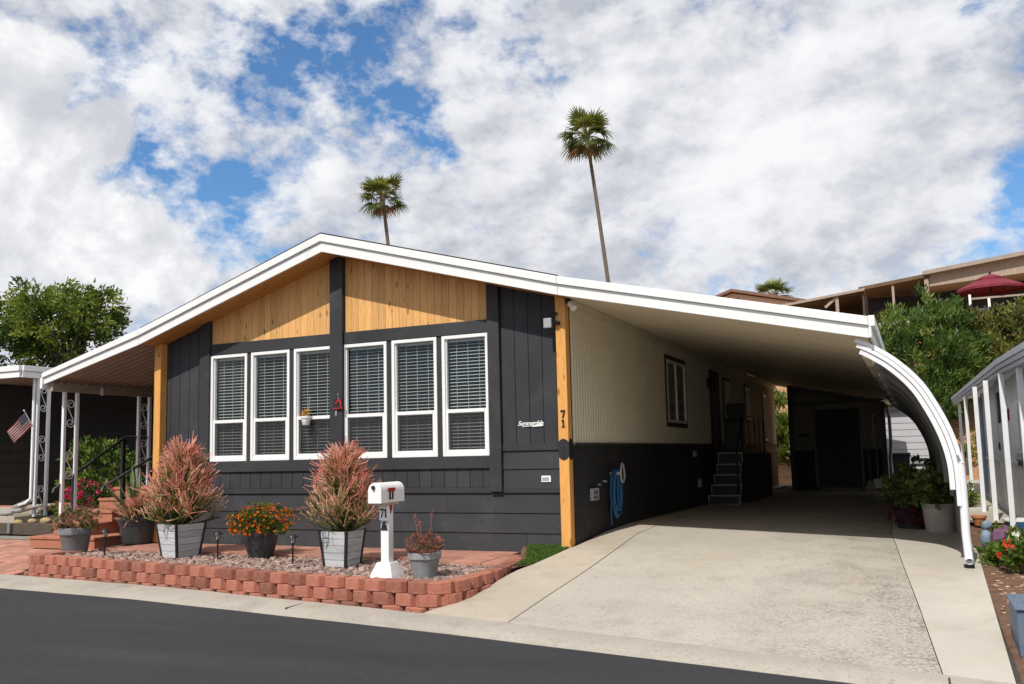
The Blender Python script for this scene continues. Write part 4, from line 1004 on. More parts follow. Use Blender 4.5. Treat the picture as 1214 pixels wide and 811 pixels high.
# garden hose with hanger
hs=thing('garden_hose','coiled blue garden hose hanging on a pale ring on the black side wall','hose',(.05,1.5,.7))
g=MB(); rr=random.Random(3)
for k in range(9):
    pts=[]; yc=1.50+rr.uniform(-.03,.03); w=rr.uniform(.10,.20); zt=1.02+rr.uniform(-.03,.02); zb=.36+rr.uniform(-.03,.10); xo=.05+k*.010
    for i in range(25):
        a=2*math.pi*i/24; s=math.sin(a); c_=math.cos(a); pts.append((xo+rr.uniform(-.003,.003),yc+w*s*(1.0-.25*(c_>0)*c_)+.05*(1-c_)*.2,(zt+zb)/2+(zt-zb)/2*c_))
    g.tube(pts,.0115,8)
g.tube([(.06,1.33,.60),(.06,1.31,.42),(.06,1.33,.24)],.011,8)
g.build('coil',hosem,hs,smooth=True)
g=MB(); pts=[(.16,1.60+.085*math.sin(a)*(1-.25*math.cos(a)),.985+.135*math.cos(a)) for a in np.linspace(0,2*math.pi,25)]; g.tube(pts,.016,8); g.build('ring_handle',lightgrey,hs,smooth=True)
g=MB(); g.box(.01,.16,1.46,1.56,.96,1.0); g.build('hanger',brass,hs)
g=MB(); 
for k,(y,z) in enumerate(((.92,.84),(1.14,.88),(1.20,.875))): g.tube([(.01,y,z),(.05,y,z)],.014,8)
tag(g.build('hose_bib',lightgrey,smooth=True),'tiny pale wall screws beside the blue hose','tap')
# hanging pot in front of the third window
hp=thing('hanging_pot','tiny white pot of yellow flowers hung before the third window','hanging pot',(-4.23,-.10,1.86))
cx2,cy2=-4.25,-.11
g=MB(); g.lathe([(.05,1.80),(.052,1.802),(.068,1.90),(.078,1.905),(.08,1.935),(.07,1.937)],cx2,cy2,18); g.build('pot',whitegloss,hp,smooth=True)
rg=np.random.default_rng(2); g=MB(); C=ell_pts(rg,(cx2,cy2,1.97),(.07,.06,.06),24,.3,0); clumps(g,C,9,.008,.04,.02,rg,.6,(.5,1)); g.build('flowers',mat('mustard_petal',(.42,.22,.03),.6,.2,30,0,pv=.3),hp)
g=MB(); g.tube([(cx2+.04,cy2,1.93),(cx2+.04,cy2+.04,2.22)],.004,5); g.tube([(cx2+.02,cy2+.05,2.22),(cx2+.07,cy2+.05,2.215)],.008,6); g.build('hook',lightgrey,hp)
br=thing('wall_ornament','red and black bird ornament on the centre trim between the windows','ornament',(-3.68,-.10,2.08))
g=MB(); g.prism([(-3.74,2.03),(-3.60,2.03),(-3.575,2.06),(-3.62,2.17),(-3.66,2.13),(-3.70,2.165),(-3.745,2.17)],'y',-.115,-.096); g.build('house',blackm,br)
g=MB(); g.prism([(-3.745,2.02),(-3.585,2.02),(-3.585,2.038),(-3.745,2.038)],'y',-.13,-.1155); g.prism([(-3.72,2.11),(-3.64,2.18),(-3.60,2.13),(-3.60,2.03),(-3.615,2.03),(-3.64,2.14),(-3.70,2.09)],'y',-.122,-.1155); g.build('bird',redm,br)
g=MB(); g.tube([(-3.665,-.105,2.16),(-3.665,-.105,2.235)],.004,6); g.tube([(-3.665,-.105,2.235),(-3.665,-.106,2.25)],.012,8); g.lathe([(.0,1.90),(.018,1.93),(.014,1.97),(.004,2.02)],-3.70,-.108,10); g.build('bell',lightgrey,br,smooth=True)
# wall lamp and small boxes further along the side wall
wl=thing('wall_lantern','dark wall lantern beside the carport side door','lantern',(.08,8.5,2.75))
g=MB(); g.lathe([(.0,2.55),(.05,2.57),(.07,2.78),(.09,2.80),(.03,2.88),(.0,2.90)],.12,8.55,10); g.build('lamp',blackm,wl,smooth=True); g=MB(); g.box(.002,.03,8.48,8.62,2.65,2.85); g.tube([(.03,8.55,2.84),(.12,8.55,2.90)],.012,6); g.build('bracket',blackm,wl)
for i,(y,z,h,l) in enumerate(((7.25,.62,.17,'small pale utility box low on the black wall before the steps'),(6.9,1.22,.12,'small dark junction box just under the cream siding'))):
    g=MB(); g.box(.012,.07,y-.09,y+.09,z-h/2,z+h/2); tag(g.build('utility_box',lightgrey if i==0 else steel,bevel=.008),l,'box')

# ================================================================== porch on the left
aw=thing('porch_awning','white edged porch awning with tan ribbed underside left of the gable','awning',(-8.4,2,2.8))
fascia(-9.52,-7.302,'fascia',aw)
g=MB(); nr=70; vs=[]; ylist=[]; y=-.46
while y<9: ylist+=[(y,0),(y+.06,0),(y+.085,.028),(y+.145,.028)]; y+=.17
for x in (-9.50,-8.4,-7.31):
    for y,d in ylist: vs.append((x,y,fb(x)+.03+d))
m=len(ylist); g.add(vs,[(i*m+k,i*m+k+1,(i+1)*m+k+1,(i+1)*m+k) for i in range(2) for k in range(m-1)]); g.build('ribbed_panel',awnm,aw)
g=MB(); g.prism([(-9.515,ft(-9.515)-.006),(-7.30,ft(-7.30)-.006),(-7.30,ft(-7.30)-.05),(-9.515,ft(-9.515)-.05)],'y',-.46,9); g.build('roof_panel',white,aw)
g=MB(); g.box(-9.43,-9.36,-.43,9,2.555,2.69); g.build('edge_beam',tantrim,aw,bevel=.004)
g=MB(); g.box(-9.56,-9.50,-.53,9,2.60,2.78); g.build('gutter',white,aw,bevel=.006)
g=MB()
for y in (.55,3.0): g.box(-9.355,-9.33,y,y+.05,2.53,2.66)
g.build('bracket',white,aw,bevel=.004)
def scroll(mb,y0,y1,x,z,h,r=.008):
    """S scroll between two posts"""
    w=(y1-y0)/2; c=(y0+y1)/2; pts=[]
    for s in (1,-1):
        p=[]
        for i in range(26):
            t=i/25; a=t*2*math.pi*1.35; rad=w*.88*(1-.72*t)
            p.append((x,c-s*rad*math.cos(a)*1.0+s*0, z+s*(h*.5-w)+s*rad*math.sin(a)))
        mb.tube(p,r,5)
    mb.tube([(x,c-w*.85,z+h*.5-w),(x,c+w*.85,z-h*.5+w)],r,5)
def scroll_post(x,y,z0,z1,lab,grp,wd=.26,scr=3):
    t=thing('scroll_post',lab,'porch post',(x,y+wd/2,z0),grp)
    for yy in (y,y+wd):
        g=MB(); g.box(x-.028,x+.028,yy-.028,yy+.028,z0,z1); g.build('upright',whitepost,t,bevel=.006)
    for k in range(scr):
        z=lerp(z1-.42,z0+.35,k/max(scr-1,1)); g=MB(); scroll(g,y+.03,y+wd-.03,x,z,.52); g.build('scroll',whitepost,t,smooth=True)
scroll_post(-9.4,-.16,.02,2.60,'white scroll post pair under the front corner of the porch awning','scroll posts of the porch awning')
scroll_post(-9.4,1.48,.45,2.60,'white scroll post pair rising behind the upper stair rail','scroll posts of the porch awning')
scroll_post(-9.4,4.6,.45,2.60,'scroll post pair deep under the porch awning','scroll posts of the porch awning')
# steps and rails
sp=thing('front_steps','terracotta painted steps rising to the porch between black handrails','steps',(-8.85,.3,.0))
def stp(x0,x1,y0,y1,z0,z1):
    g=MB(); g.box(x0,x1,y0+.02,y1,z0,z1-.045,.5); s_=g.build('step',stepm,sp,bevel=.006)
    g=MB(); n=max(2,round((x1-x0)/.42)); 
    for k in range(n): g.box(x0-.012+(x1-x0+.024)*k/n+.003,x0-.012+(x1-x0+.024)*(k+1)/n-.003,y0,y1,z1-.044,z1,random.random())
    g.build('tread',stepm,s_,bevel=.006)
stp(-9.45,-7.95,-.72,1.7,-.08,.115)
stp(-9.30,-8.40,-.40,1.7,.117,.31)
stp(-9.24,-8.30,-.08,1.7,.312,.50)
stp(-8.98,-8.20,.24,1.7,.502,.69)
stp(-8.98,-7.40,.56,5.7,.692,.87)
def rail(x,y0,z0,y1,z1,posts,lab):
    t=thing('stair_rail',lab,'handrail',(x,y0,0)); d=Vector((0,y1-y0,z1-z0)).normalized()
    g=MB(); g.tube([(x,y0-.02,z0-.06),(x,y0,z0),(x,y1,z1)],.024,10); g.tube([(x,y1,z1),(x,y1+1.6,z1+.0)],.022,8); g.build('rail',blackmetal,t,smooth=True)
    for y,zb in posts:
        zt=interp(y,[y0,y1],[z0,z1]); g=MB(); g.box(x-.032,x+.032,y-.032,y+.032,zb,zt-.012); g.build('post',blackmetal,t,bevel=.004)
rail(-9.42,-.30,.875,1.20,1.78,((.10,.1),(1.15,.6),(2.4,.8)),'left black stair rail with curled lower end beside the magenta flowers')
rail(-8.1,-.433,.90,1.065,1.61,((-.03,.116),(1.0,.871)),'right black stair rail crossing in front of the agave pot')
g=MB()
t=thing('deck_rail','dark deck railing behind the stair rails under the porch awning','railing',(-9.3,3.5,.87))
g=MB(); g.box(-9.35,-9.29,1.9,6,1.74,1.80); g.build('top_rail',blackmetal,t)
for y in np.arange(2.0,6,.16): 
    if y>4.6: break
    g=MB(); g.box(-9.335,-9.305,y-.012,y+.012,.87,1.738); g.build('baluster',blackmetal,t)
g=MB(); g.lathe([(.05,1.0),(.10,1.03),(.13,1.2),(.08,1.34),(.06,1.36),(.08,1.40)],-7.85,2.2,16); tag(g.build('ceramic_jar',teal,smooth=True),'teal ceramic jar on the porch by the left timber post','jar')
# black picket ornament at the timber post
g=MB(); 
for k in range(4):
    x=-7.42+k*.07; g.prism([(x,.9),(x+.05,.9),(x+.05,1.50),(x+.025,1.56),(x,1.50)],'y',-.02,.0)
tag(g.build('picket_panel',blackmetal),'short black picket panel against the left timber corner post','fence panel')
# planting beside the steps
def shrub(name,lab,cat,cents,npc,size,L,W,rg,matr,stem=None,vr=(0,1),up=.4,outc=None,group=None,par=None,pname='foliage'):
    c=np.mean(cents,0); t=par or thing(name,lab,cat,(float(c[0]),float(c[1]),float(np.min(cents[:,2]))),group)
    g=MB(); clumps(g,cents,npc,size,L,W,rg,up,vr,outc=outc if outc is not None else c); g.build(pname,matr,t)
    if stem is not None:
        g=MB()
        for q in cents[::max(1,len(cents)//26)]: 
            b=np.array(stem); mid=(b+q)/2+rg.normal(size=3)*.05; g.tube([tuple(b+rg.normal(size=3)*.03),tuple(mid),tuple(q)],[.014,.009,.004],5)
        g.build('branches',bark,t,smooth=True)
    return t
rg=np.random.default_rng(41)
C=np.concatenate([ell_pts(rg,(-11.1,2.0,1.15),(.60,.6,.80),150,.3,.2),ell_pts(rg,(-10.5,2.3,.9),(.5,.5,.65),70,.3,.2)])
shrub('leafy_shrub','bright green leafy shrub growing beside the porch steps','shrub',C,15,.03,.12,.05,rg,greenleaf,(-11.0,2.0,.4),(.2,1))
C=np.concatenate([ell_pts(rg,(-9.80,.85,.62),(.38,.36,.34),90,.3,.2),ell_pts(rg,(-9.75,.3,.38),(.22,.25,.22),30,.3,.2)]); t=shrub('magenta_bush','magenta flowering bush at the left side of the porch steps','flowering bush',C,14,.02,.085,.035,rg,greenleaf,(-9.8,.8,.2),(.0,.7))
C=ell_pts(rg,(-9.80,.75,.70),(.40,.40,.30),46,.85,.1); C=C[C[:,1]<1.0]
g=MB(); clumps(g,C,12,.022,.05,.045,rg,.2,(.2,1)); g.build('flowers',pinkfl,t)
C=ell_pts(rg,(-10.4,1.0,.45),(.55,.45,.20),60,.4,.2); t=shrub('red_flower_bed_plant','low plant with small red flowers in the mulch bed','plant',C,11,.02,.08,.03,rg,greenleaf,None,(.1,.8))
C=ell_pts(rg,(-10.4,.95,.52),(.6,.45,.18),16,.8,.1)
for q in C:
    g=MB(); clumps(g,q[None],8,.015,.05,.04,rg,.2,(.2,1)); g.build('flower',redfl,t)
C=ell_pts(rg,(-10.05,.62,.33),(.22,.16,.12),16,.4,.1); shrub('hosta','low pale green broad leaved plant by the timber edging','plant',C,6,.02,.16,.09,rg,greenleaf,None,(.5,1))
# mulch bed edging, stones and driftwood
tb=thing('timber_edging','weathered dark timber edging along the front of the mulch bed','garden edging',(-12,.3,.05))
for a,b in ((-17.5,-14.6),(-14.59,-12.0),(-11.99,-9.62)):
    g=MB(); g.box(a,b,.28,.40,lerp(-.06,.06,(a+17.5)/8),lerp(.13,.27,(a+17.5)/8)); g.build('plank',timber,tb,bevel=.012)
g=MB(); g.box(-11.30,-11.22,.22,.279,.05,.23); g.build('stake',greyplas,tb,bevel=.01)
for i,(x,y,r,l) in enumerate(((-11.52,.62,.13,'flat ochre field stone, leftmost on the mulch bed edge'),(-11.18,.66,.12,'rounded ochre field stone second from the left on the mulch edge'),(-10.85,.68,.14,'larger ochre field stone in the middle of the mulch edge'),(-10.58,.72,.11,'ochre field stone second from the right on the mulch edge'),(-10.25,.70,.14,'ochre field stone nearest the awning post on the mulch edge'))):
    rr=np.random.default_rng(50+i); V,F=IV.copy(),IF
    g=MB(); V=V*(1+rr.normal(size=(12,1))*.12)*np.array([r*1.15,r*.8,r*.68])+np.array([x,y,mz(x,y)+.02]); g.arr(V,F,np.full(12,.5)); o=g.build('field_stone',yellowrock,None,smooth=False)
    md=o.modifiers.new('sub','SUBSURF'); md.levels=2; md.render_levels=2
    tag(o,l,'stone','ochre stones edging the mulch bed')
def log(pts,r,lab):
    g=MB(); g.tube(pts,r,9); tag(g.build('driftwood_log',driftw,smooth=True),lab,'driftwood','driftwood logs in the mulch bed')
log([(-13.4,1.0,.34),(-12.6,.85,.38),(-11.7,.75,.42),(-11.3,.95,.52)],[.05,.06,.05,.02],'long pale driftwood log lying across the mulch bed')
log([(-12.8,.7,.30),(-12.1,.62,.36),(-11.6,.55,.40)],[.06,.065,.03],'thick mossy driftwood log in front of the pale one')
log([(-12.1,.95,.46),(-11.75,.9,.55),(-11.45,1.0,.68)],[.06,.06,.03],'short upturned grey driftwood stump on the other logs')
log([(-10.35,.32,.17),(-9.9,.30,.20),(-9.62,.34,.24)],[.03,.035,.02],'thin bleached stick lying at the foot of the timber edging')
# ------------------------------------------------------------------ neighbour on the left
nh=thing('left_neighbour_home','dark brown lap sided home with white eave at the far left','house',(-17,6,.3))
g=MB(); lap(g,1.2,16,.4,3.0,-13.2,axis='y',n=11,brk=4,out=1,t0=.03,t1=.008); g.build('wall',brownwall,nh)
g=MB(); lap(g,-26,-13.2,.4,3.0,3.2,axis='x',n=11,brk=4,out=-1,t0=.03,t1=.008); g.build('front_wall',brownwall,nh)
g=MB(); g.prism([(-11.5,3.19),(-26,3.6),(-26,3.5),(-11.5,3.05)],'y',.55,16); g.build('roof',shingle,nh)
g=MB(); g.box(-26,-11.47,.49,.53,2.98,3.10); g.box(-26,-11.45,.46,.53,3.105,3.21); g.build('eave_fascia',white,nh,bevel=.004)
g=MB(); g.box(-11.47,-11.43,.535,16,2.98,3.10); g.box(-11.47,-11.40,.535,16,3.105,3.21); g.build('side_fascia',white,nh,bevel=.004)
g=MB(); g.box(-26,-11.48,.56,16,2.99,3.03); g.build('soffit',awnm,nh)
w=MB(); w.box(-13.165,-13.12,8.2,10.2,1.5,2.7); f=w.build('window',greypaint,nh); w=MB(); w.box(-13.119,-13.11,8.28,10.12,1.58,2.62); w.build('pane',dark,f)
scroll_post(-11.5,.93,.30,3.0,'white scroll post pair carrying the flag at the left','scroll posts of the left home',.24,3)
g=MB(); g.tube([(-11.53,.865,2.98),(-11.53,.865,.66),(-11.57,.78,.56),(-11.62,.68,.53)],.026,8); tag(g.build('eave_downspout',whitepost,smooth=True),'white downspout with kicked foot beside the flag post','downspout')
# flag
fg=thing('small_flag','small american flag on a tilted stick fixed to a white scroll post','flag',(-11.45,.72,2.0))
P0=Vector((-11.40,.83,1.95)); P1=Vector((-11.40,.57,2.33)); 
g=MB(); g.tube([P0,P1],.009,8); g.tube([P1,P1+Vector((0,-.012,.02))],.016,8); g.build('pole',whitepost,fg,smooth=True)
ax=(P1-P0).normalized(); hoist=.30; top=P1-ax*.04
fly=Vector((-.40,-.10,-.30)).normalized()
def fp(u,v): # u along the fly, v down the hoist
    p=top-ax*hoist*v+fly*.47*u+Vector((.6,-.8,0))*.035*math.sin(u*7+v*2)*u
    p.z-=.06*u*u; return p
def flagpatch(mb,u0,u1,v0,v1,nu=10,nv=1): mb.grid(lambda a,b:fp(lerp(u0,u1,a),lerp(v0,v1,b)),nu,nv)
for nm,mt,ks in (('red_stripes',mat('flag_red',(.36,.008,.015),.7,.1,5,0),range(0,13,2)),('white_stripes',mat('flag_white',(.72,.70,.68),.7,.05,5,0),range(1,13,2))):
    g=MB()
    for k in ks: flagpatch(g,.40 if k<7 else 0,1,k/13,(k+1)/13)
    g.build(nm,mt,fg)
cn=MB(); flagpatch(cn,0,.40,0,7/13,6,4); co=cn.build('canton',mat('flag_blue',(.012,.035,.15),.7,.1,5,0),fg)
g=MB()
for r_ in range(9):
    for c_ in range(6 if r_%2==0 else 5):
        u=(.40)*( (c_+.5 if r_%2==0 else c_+1)/6); v=(7/13)*((r_+.5)/9); p=fp(u,v)+Vector((.35,-.9,.1)).normalized()*.004
        q=[p+ (fly*math.cos(a)+ax*math.sin(a))*rr_ for a,rr_ in [(2*math.pi*i/10+.3,.010 if i%2==0 else .004) for i in range(10)]]; g.add(q,[tuple(range(10))])
g.build('stars',bpy.data.materials['flag_white'],co)
# ================================================================== trees
def tree(name,lab,base,zt,crown,nclump,npc,L,W,sd,matr,rad=.18,group=None):
    rg=np.random.default_rng(sd); t=thing(name,lab,'tree',base,group); C=[]
    for c,r,k in crown: C.append(ell_pts(rg,c,r,int(nclump*k),.35,.28,sd))
    C=np.concatenate(C); g=MB(); clumps(g,C,npc,.10,L,W,rg,.15,(0,1),outc=np.mean(C,0)); g.build('crown',matr,t)
    g=MB(); b=Vector(base); top=Vector((base[0],base[1],zt)); g.tube([b,b.lerp(top,.5)+Vector((.06,.03,0)),top],[rad,rad*.8,rad*.65],10)
    for q in C[::max(1,len(C)//34)]:
        q=Vector(q); m_=top.lerp(q,.5)+Vector(rg.normal(size=3))*.15; m_.z+=.1; g.tube([top-Vector((0,0,.2*rg.uniform())),m_,q],[rad*.42,rad*.22,.012],6)
    g.build('trunk',bark,t,smooth=True); return t
tree('broadleaf_tree','rounded broadleaf tree behind the dark brown home at the left',(-17.6,6.7,.3),3.9,
  [((-18.0,6.3,5.2),(1.65,1.6,1.12),1.0),((-18.95,6.0,5.2),(.95,1.0,.85),.38),((-16.95,6.7,5.25),(.9,.9,1.0),.42),((-17.7,6.5,5.75),(.85,.85,.58),.24),((-18.5,6.2,4.25),(.9,.9,.8),.26)],165,34,.18,.066,61,treeleaf)
def palm(base,top,rc,sd,lab,nf=34,r0=.2,r1=.14,lean=(0,0)):
    rg=np.random.default_rng(sd); t=thing('palm_tree',lab,'palm tree',base,'tall fan palms')
    B=Vector(base);T=Vector(top); n=40; pts=[];rr=[]
    for i in range(n+1):
        s=i/n; p=B.lerp(T,s); bow=math.sin(s*math.pi)*.25; p+=Vector((bow*lean[0],bow*lean[1],0)); pts.append(p); rr.append(lerp(r0,r1,s)*(1+.05*(i%2)))
    g=MB(); g.tube(pts,rr,12); g.build('trunk',palmbark,t,smooth=True)
    g=MB(); dead=MB()
    g2=MB(); g2.lathe([(r1,T.z-.6),(r1*1.5,T.z-.3),(r1*1.8,T.z-.05),(r1*1.2,T.z+.2),(0,T.z+.3)],T.x,T.y,12); g2.build('crown_base',deadpalm,t,smooth=True)
    def fan(mb,az,el,pl,fl,v,droop):
        d=np.array([math.cos(az)*math.cos(el),math.sin(az)*math.cos(el),math.sin(el)]); up=np.array([0,0,1.0]); s=np.cross(d,up); s/=np.linalg.norm(s); u=np.cross(s,d)
        p0=np.array(T)+np.array([0,0,.05]); m_=p0+d*pl*.55+u*.04; h=p0+d*pl-np.array([0,0,droop*.25*pl])
        mb.tube([tuple(p0),tuple(m_),tuple(h)],[.034,.026,.018],5,min(1,v+.35))
        nl=19; hub=h
        for k in range(nl):
            a=(k/(nl-1)-.5)*R(205)+rg.normal()*.03; e=d*math.cos(a)+s*math.sin(a); L=fl*(1-.22*abs(a)/1.8)*rg.uniform(.88,1.08)
            w=np.cross(e,u); w/=np.linalg.norm(w)+1e-6; seg=[]
            for q,(ww,dr) in enumerate(((.012,0),(.055,.02),(.040,.10),(.002,.34))):
                tt=q/3; c=hub+e*L*tt-np.array([0,0,droop*L*dr*(1+.6*abs(a))])+u*.03*(k%2); seg.append(c-w*ww*fl); seg.append(c+w*ww*fl)
            mb.add(seg,[(0,1,3,2),(2,3,5,4),(4,5,7,6)],np.clip(v+rg.normal()*.12,0,1))
    for i in range(nf):
        q=(i+.5)/nf; el=math.asin(min(max(lerp(-.62,.985,q**.9)+rg.normal()*.13,-.80),.995)); az=i*2.39996+rg.normal()*.35; v=np.clip(.48+.32*math.sin(el)+rg.normal()*.22,0,1)
        fan(g,az,el,rc*.50*rg.uniform(.62,1.18),rc*.52*rg.uniform(.8,1.12),v,.25+.5*(el<0.2)*rg.uniform(.5,1.4))
    for i in range(4): fan(dead,rg.uniform(0,6.28),R(rg.uniform(-70,-25)),rc*.42,rc*.42,rg.uniform(0,1),.9)
    for i in range(7):
        a=rg.uniform(0,6.28); p=np.array(T); pts=[p,p+np.array([math.cos(a),math.sin(a),.7])*.5,p+np.array([math.cos(a)*1.1,math.sin(a)*1.1,.45]),p+np.array([math.cos(a)*1.25,math.sin(a)*1.25,-.35])]; dead.tube([tuple(q) for q in pts],[.03,.025,.02,.01],5,rg.uniform(.4,1))
    g.build('crown',palmleaf,t); dead.build('dead_fronds',deadpalm,t)
palm((-23.6,34.9,2.0),(-24.95,34.47,17.35),1.80,71,'shorter fan palm seen just right of the gable peak',29,.145,.10,(.3,0))
palm((-9.15,32.2,3.0),(-10.50,31.52,17.70),1.85,72,'tallest fan palm with long bare trunk above the carport roof',31,.125,.085,(.25,0))
palm((-5.75,63.3,9.5),(-5.79,63.3,13.75),2.1,73,'small bushy fan palm peeping over the carport roof',22,.22,.2)
# ------------------------------------------------------------------ planting on the hill
def hillbush(lab,blobs,ncl,npc,L,W,sd,matr,vr=(0,1),group='bushes on the slope'):
    rg=np.random.default_rng(sd); C=np.concatenate([ell_pts(rg,c,r,int(ncl*k),.55,.3,sd) for c,r,k in blobs])
    lo=min(c[2]-r[2] for c,r,k in blobs); c0=blobs[0][0]
    t=thing('slope_bush',lab,'bush',(c0[0],c0[1],lo),group); g=MB(); clumps(g,C,npc,.10,L,W,rg,.45,vr,outc=np.mean(C,0)+np.array([0,0,-.8])); g.build('foliage',matr,t)
    g=MB()
    for q in C[::max(1,len(C)//24)]: g.tube([(c0[0]+rg.normal()*.1,c0[1]+rg.normal()*.1,hz(c0[0],c0[1])-.1),tuple((np.array(c0)+q)/2),tuple(q)],[.05,.03,.01],5)
    g.build('branches',bark,t,smooth=True)
hillbush('big dark green oleander bush filling the slope behind the carport curve',[((4.6,22.6,4.35),(1.55,1.3,1.9),1),((5.75,22.2,3.7),(1.2,1.1,1.25),.6),((3.75,22.8,4.7),(.8,.9,1.1),.35),((5.2,23.0,5.3),(1.0,.9,.9),.4)],190,40,.23,.062,81,oleander)
hillbush('olive green hedge bush on the slope right of the oleander',[((7.3,23.5,4.6),(1.3,1.1,1.2),1),((8.8,24,4.6),(1.3,1.2,1.2),.8),((7.0,22.4,3.6),(1.0,.9,1.0),.7),((6.6,23.4,5.1),(.8,.7,.8),.5),((8.3,23.6,5.3),(1.1,.9,.8),.7)],175,38,.17,.07,82,hedgeleaf)
hillbush('low green bush under the oleander above the bare soil',[((4.2,21.6,2.6),(1.0,.8,.8),1),((5.3,21.8,3.2),(.9,.6,.5),.6)],90,34,.20,.06,83,oleander,(0,.7))
hillbush('pale green bush on the hill beside the pergola',[((2.9,28.8,5.9),(1.2,1.0,.8),1),((1.4,29.2,5.7),(1.0,.8,.6),.5)],90,26,.22,.07,84,hedgeleaf,(.3,1))
hillbush('green bush seen through the gap beside the store',[((-.30,21.6,1.9),(.5,.45,.6),1),((-.9,22.6,3.0),(.8,.6,.6),.7),((.15,21.4,1.0),(.4,.4,.4),.5)],90,28,.20,.07,85,treeleaf,(.3,1))
hillbush('small green weed clump on the bare soil near the white posts',[((5.55,20.6,1.0),(.22,.2,.2),1)],18,16,.13,.05,86,greenleaf)
hillbush('dark green clump on the bare soil behind the white porch posts',[((6.3,20.9,1.4),(.40,.3,.45),1)],36,20,.15,.06,87,oleander)
# ------------------------------------------------------------------ buildings on the hill
hh=thing('hilltop_home','tan vertical sided home on the hilltop behind the red parasol','house',(9,39.5,7))
g=MB(); g.prism([(5.15,9.35),(14,9.9),(14,10.95),(9.58,10.45),(5.4,9.98)],'y',38.6,46); g.build('wall',tanwall,hh)
g=MB()
for k in range(60):
    x=5.3+k*.145; g.box(x,x+.018,38.585,38.599,9.36+(x-5.15)*.062,9.93+(x-5.4)*.118)
g.build('batten',tantrim,hh)
g=MB(); g.prism([(5.0,9.92),(14.2,10.98),(14.2,11.18),(5.0,10.12)],'y',38.2,46.3); g.build('roof',tantrim,hh)
g=MB(); g.prism([(1.9,9.42),(5.1,9.80),(5.1,9.98),(1.9,9.60)],'y',38.3,46); g.build('lower_roof',brownroof,hh)
g=MB(); g.prism([(2.0,8.0),(14,8.0),(14,9.85),(5.15,9.3),(2.0,9.4)],'y',41,41.2); g.build('recess_wall',dark,hh)
g=MB(); g.box(2.0,14,38.5,46,6.6,7.4); g.build('base_wall',tanwall,hh)
for a,b,h in ((5.05,5.25,9.75),(3.5,3.62,9.6)):
    g=MB(); g.box(a,b,38.4,38.5,7.4,h); g.build('post',tantrim,hh)
dk=thing('hilltop_deck','white posted deck with slate blue screen below the red parasol','deck',(8,34,6.5))
g=MB(); g.box(6.6,11,33.2,36.5,6.55,6.75); g.build('floor',tantrim,dk)
for x,w_,h in ((6.75,.05,7.95),(7.5,.05,7.715),(9.08,.08,8.5)):
    g=MB(); g.box(x-w_,x+w_,33.2,33.3,6.7,h); g.build('post',white,dk)
g=MB(); g.box(6.80,8.99,33.25,33.30,7.72,7.80); g.build('top_rail',tantrim,dk)
g=MB(); g.grid(lambda u,v:(lerp(6.85,9.7,u),33.18-.05*math.sin(u*9),lerp(6.7,7.28+.12*u,v)),14,4); g.build('screen',tarp,dk)
um=thing('red_parasol','large maroon two tier garden parasol open on the hilltop deck','parasol',(7.70,34.3,6.75))
def canopy(mb,cx,cy,z0,z1,r,n=8):
    ring=[(cx+r*math.cos(2*math.pi*(k+.3)/n),cy+r*math.sin(2*math.pi*(k+.3)/n),z0) for k in range(n)]; mid=[(cx+(r*.5)*math.cos(2*math.pi*(k+.3)/n),cy+(r*.5)*math.sin(2*math.pi*(k+.3)/n),z0+(z1-z0)*.62) for k in range(n)]
    mb.add(ring+mid+[(cx,cy,z1)],[(k,(k+1)%n,n+(k+1)%n,n+k) for k in range(n)]+[(n+k,n+(k+1)%n,2*n) for k in range(n)])
    low=[(x,y,z-.10) for x,y,z in ring]; mb.add(ring+low,[(k,(k+1)%n,n+(k+1)%n,n+k) for k in range(n)])
g=MB(); canopy(g,7.70,34.3,8.30,8.84,1.45); cpy=g.build('canopy',redcloth,um,solid=.012)
g=MB(); canopy(g,7.70,34.3,8.75,8.98,.62); g.build('vent_canopy',redcloth,um,solid=.012)
g=MB(); g.tube([(7.70,34.3,6.75),(7.70,34.3,9.06)],.035,8); g.build('pole',blackm,um); g=MB(); g.tube([(7.70,34.3,9.0),(7.70,34.3,9.09)],.05,8); g.build('finial',blackm,um)
pg=thing('hill_pergola','brown timber pergola with sloping slatted roof above the carport end','pergola',(1.5,35,6.5))
g=MB(); g.prism([(-2.4,8.16),(2.35,8.72),(2.35,8.60),(-2.4,8.04)],'y',33.6,38); g.build('roof',brownroof,pg)
g=MB(); g.prism([(-2.45,8.17),(2.38,8.74),(2.38,8.62),(-2.45,8.05)],'y',33.5,33.59); g.build('edge_beam',tantrim,pg)
g=MB()
for k in range(12): y=33.9+k*.33; g.prism([(-2.4,8.03),(2.35,8.595),(2.35,8.52),(-2.4,7.955)],'y',y,y+.06)
g.build('slat',brownroof,pg)
g=MB(); g.box(1.05,1.20,33.62,33.78,6.5,8.45); g.obox((.85,33.7,8.22),(.28,0,.24),(0,.05,0),(-.04,0,.045)); g.build('post',tantrim,pg)
g=MB(); g.box(2.26,2.34,33.7,38,6.5,8.5); g.build('end_wall',woodbrown,pg)
g=MB(); g.prism([(-2.4,6.2),(2.25,6.2),(2.25,8.582),(-2.4,8.032)],'y',37.8,37.95); g.build('back_wall',brownroof,pg)
gh=thing('gable_home','peach stucco home with low gable peeping over the carport roof','house',(-7.5,58,9))
g=MB(); g.prism([(-10.0,9),(-2.5,9),(-2.5,12.0),(-8.1,13.35),(-10.0,12.75)],'y',58,66); g.build('wall',pinkwall,gh)
g=MB(); g.prism([(-10.3,12.68),(-8.1,13.42),(-2.3,12.0),(-2.3,12.22),(-8.1,13.64),(-10.3,12.88)],'y',57.5,66.4); g.build('roof',mat('brown_eave',(.17,.09,.065),.7,.2,3,.2),gh)
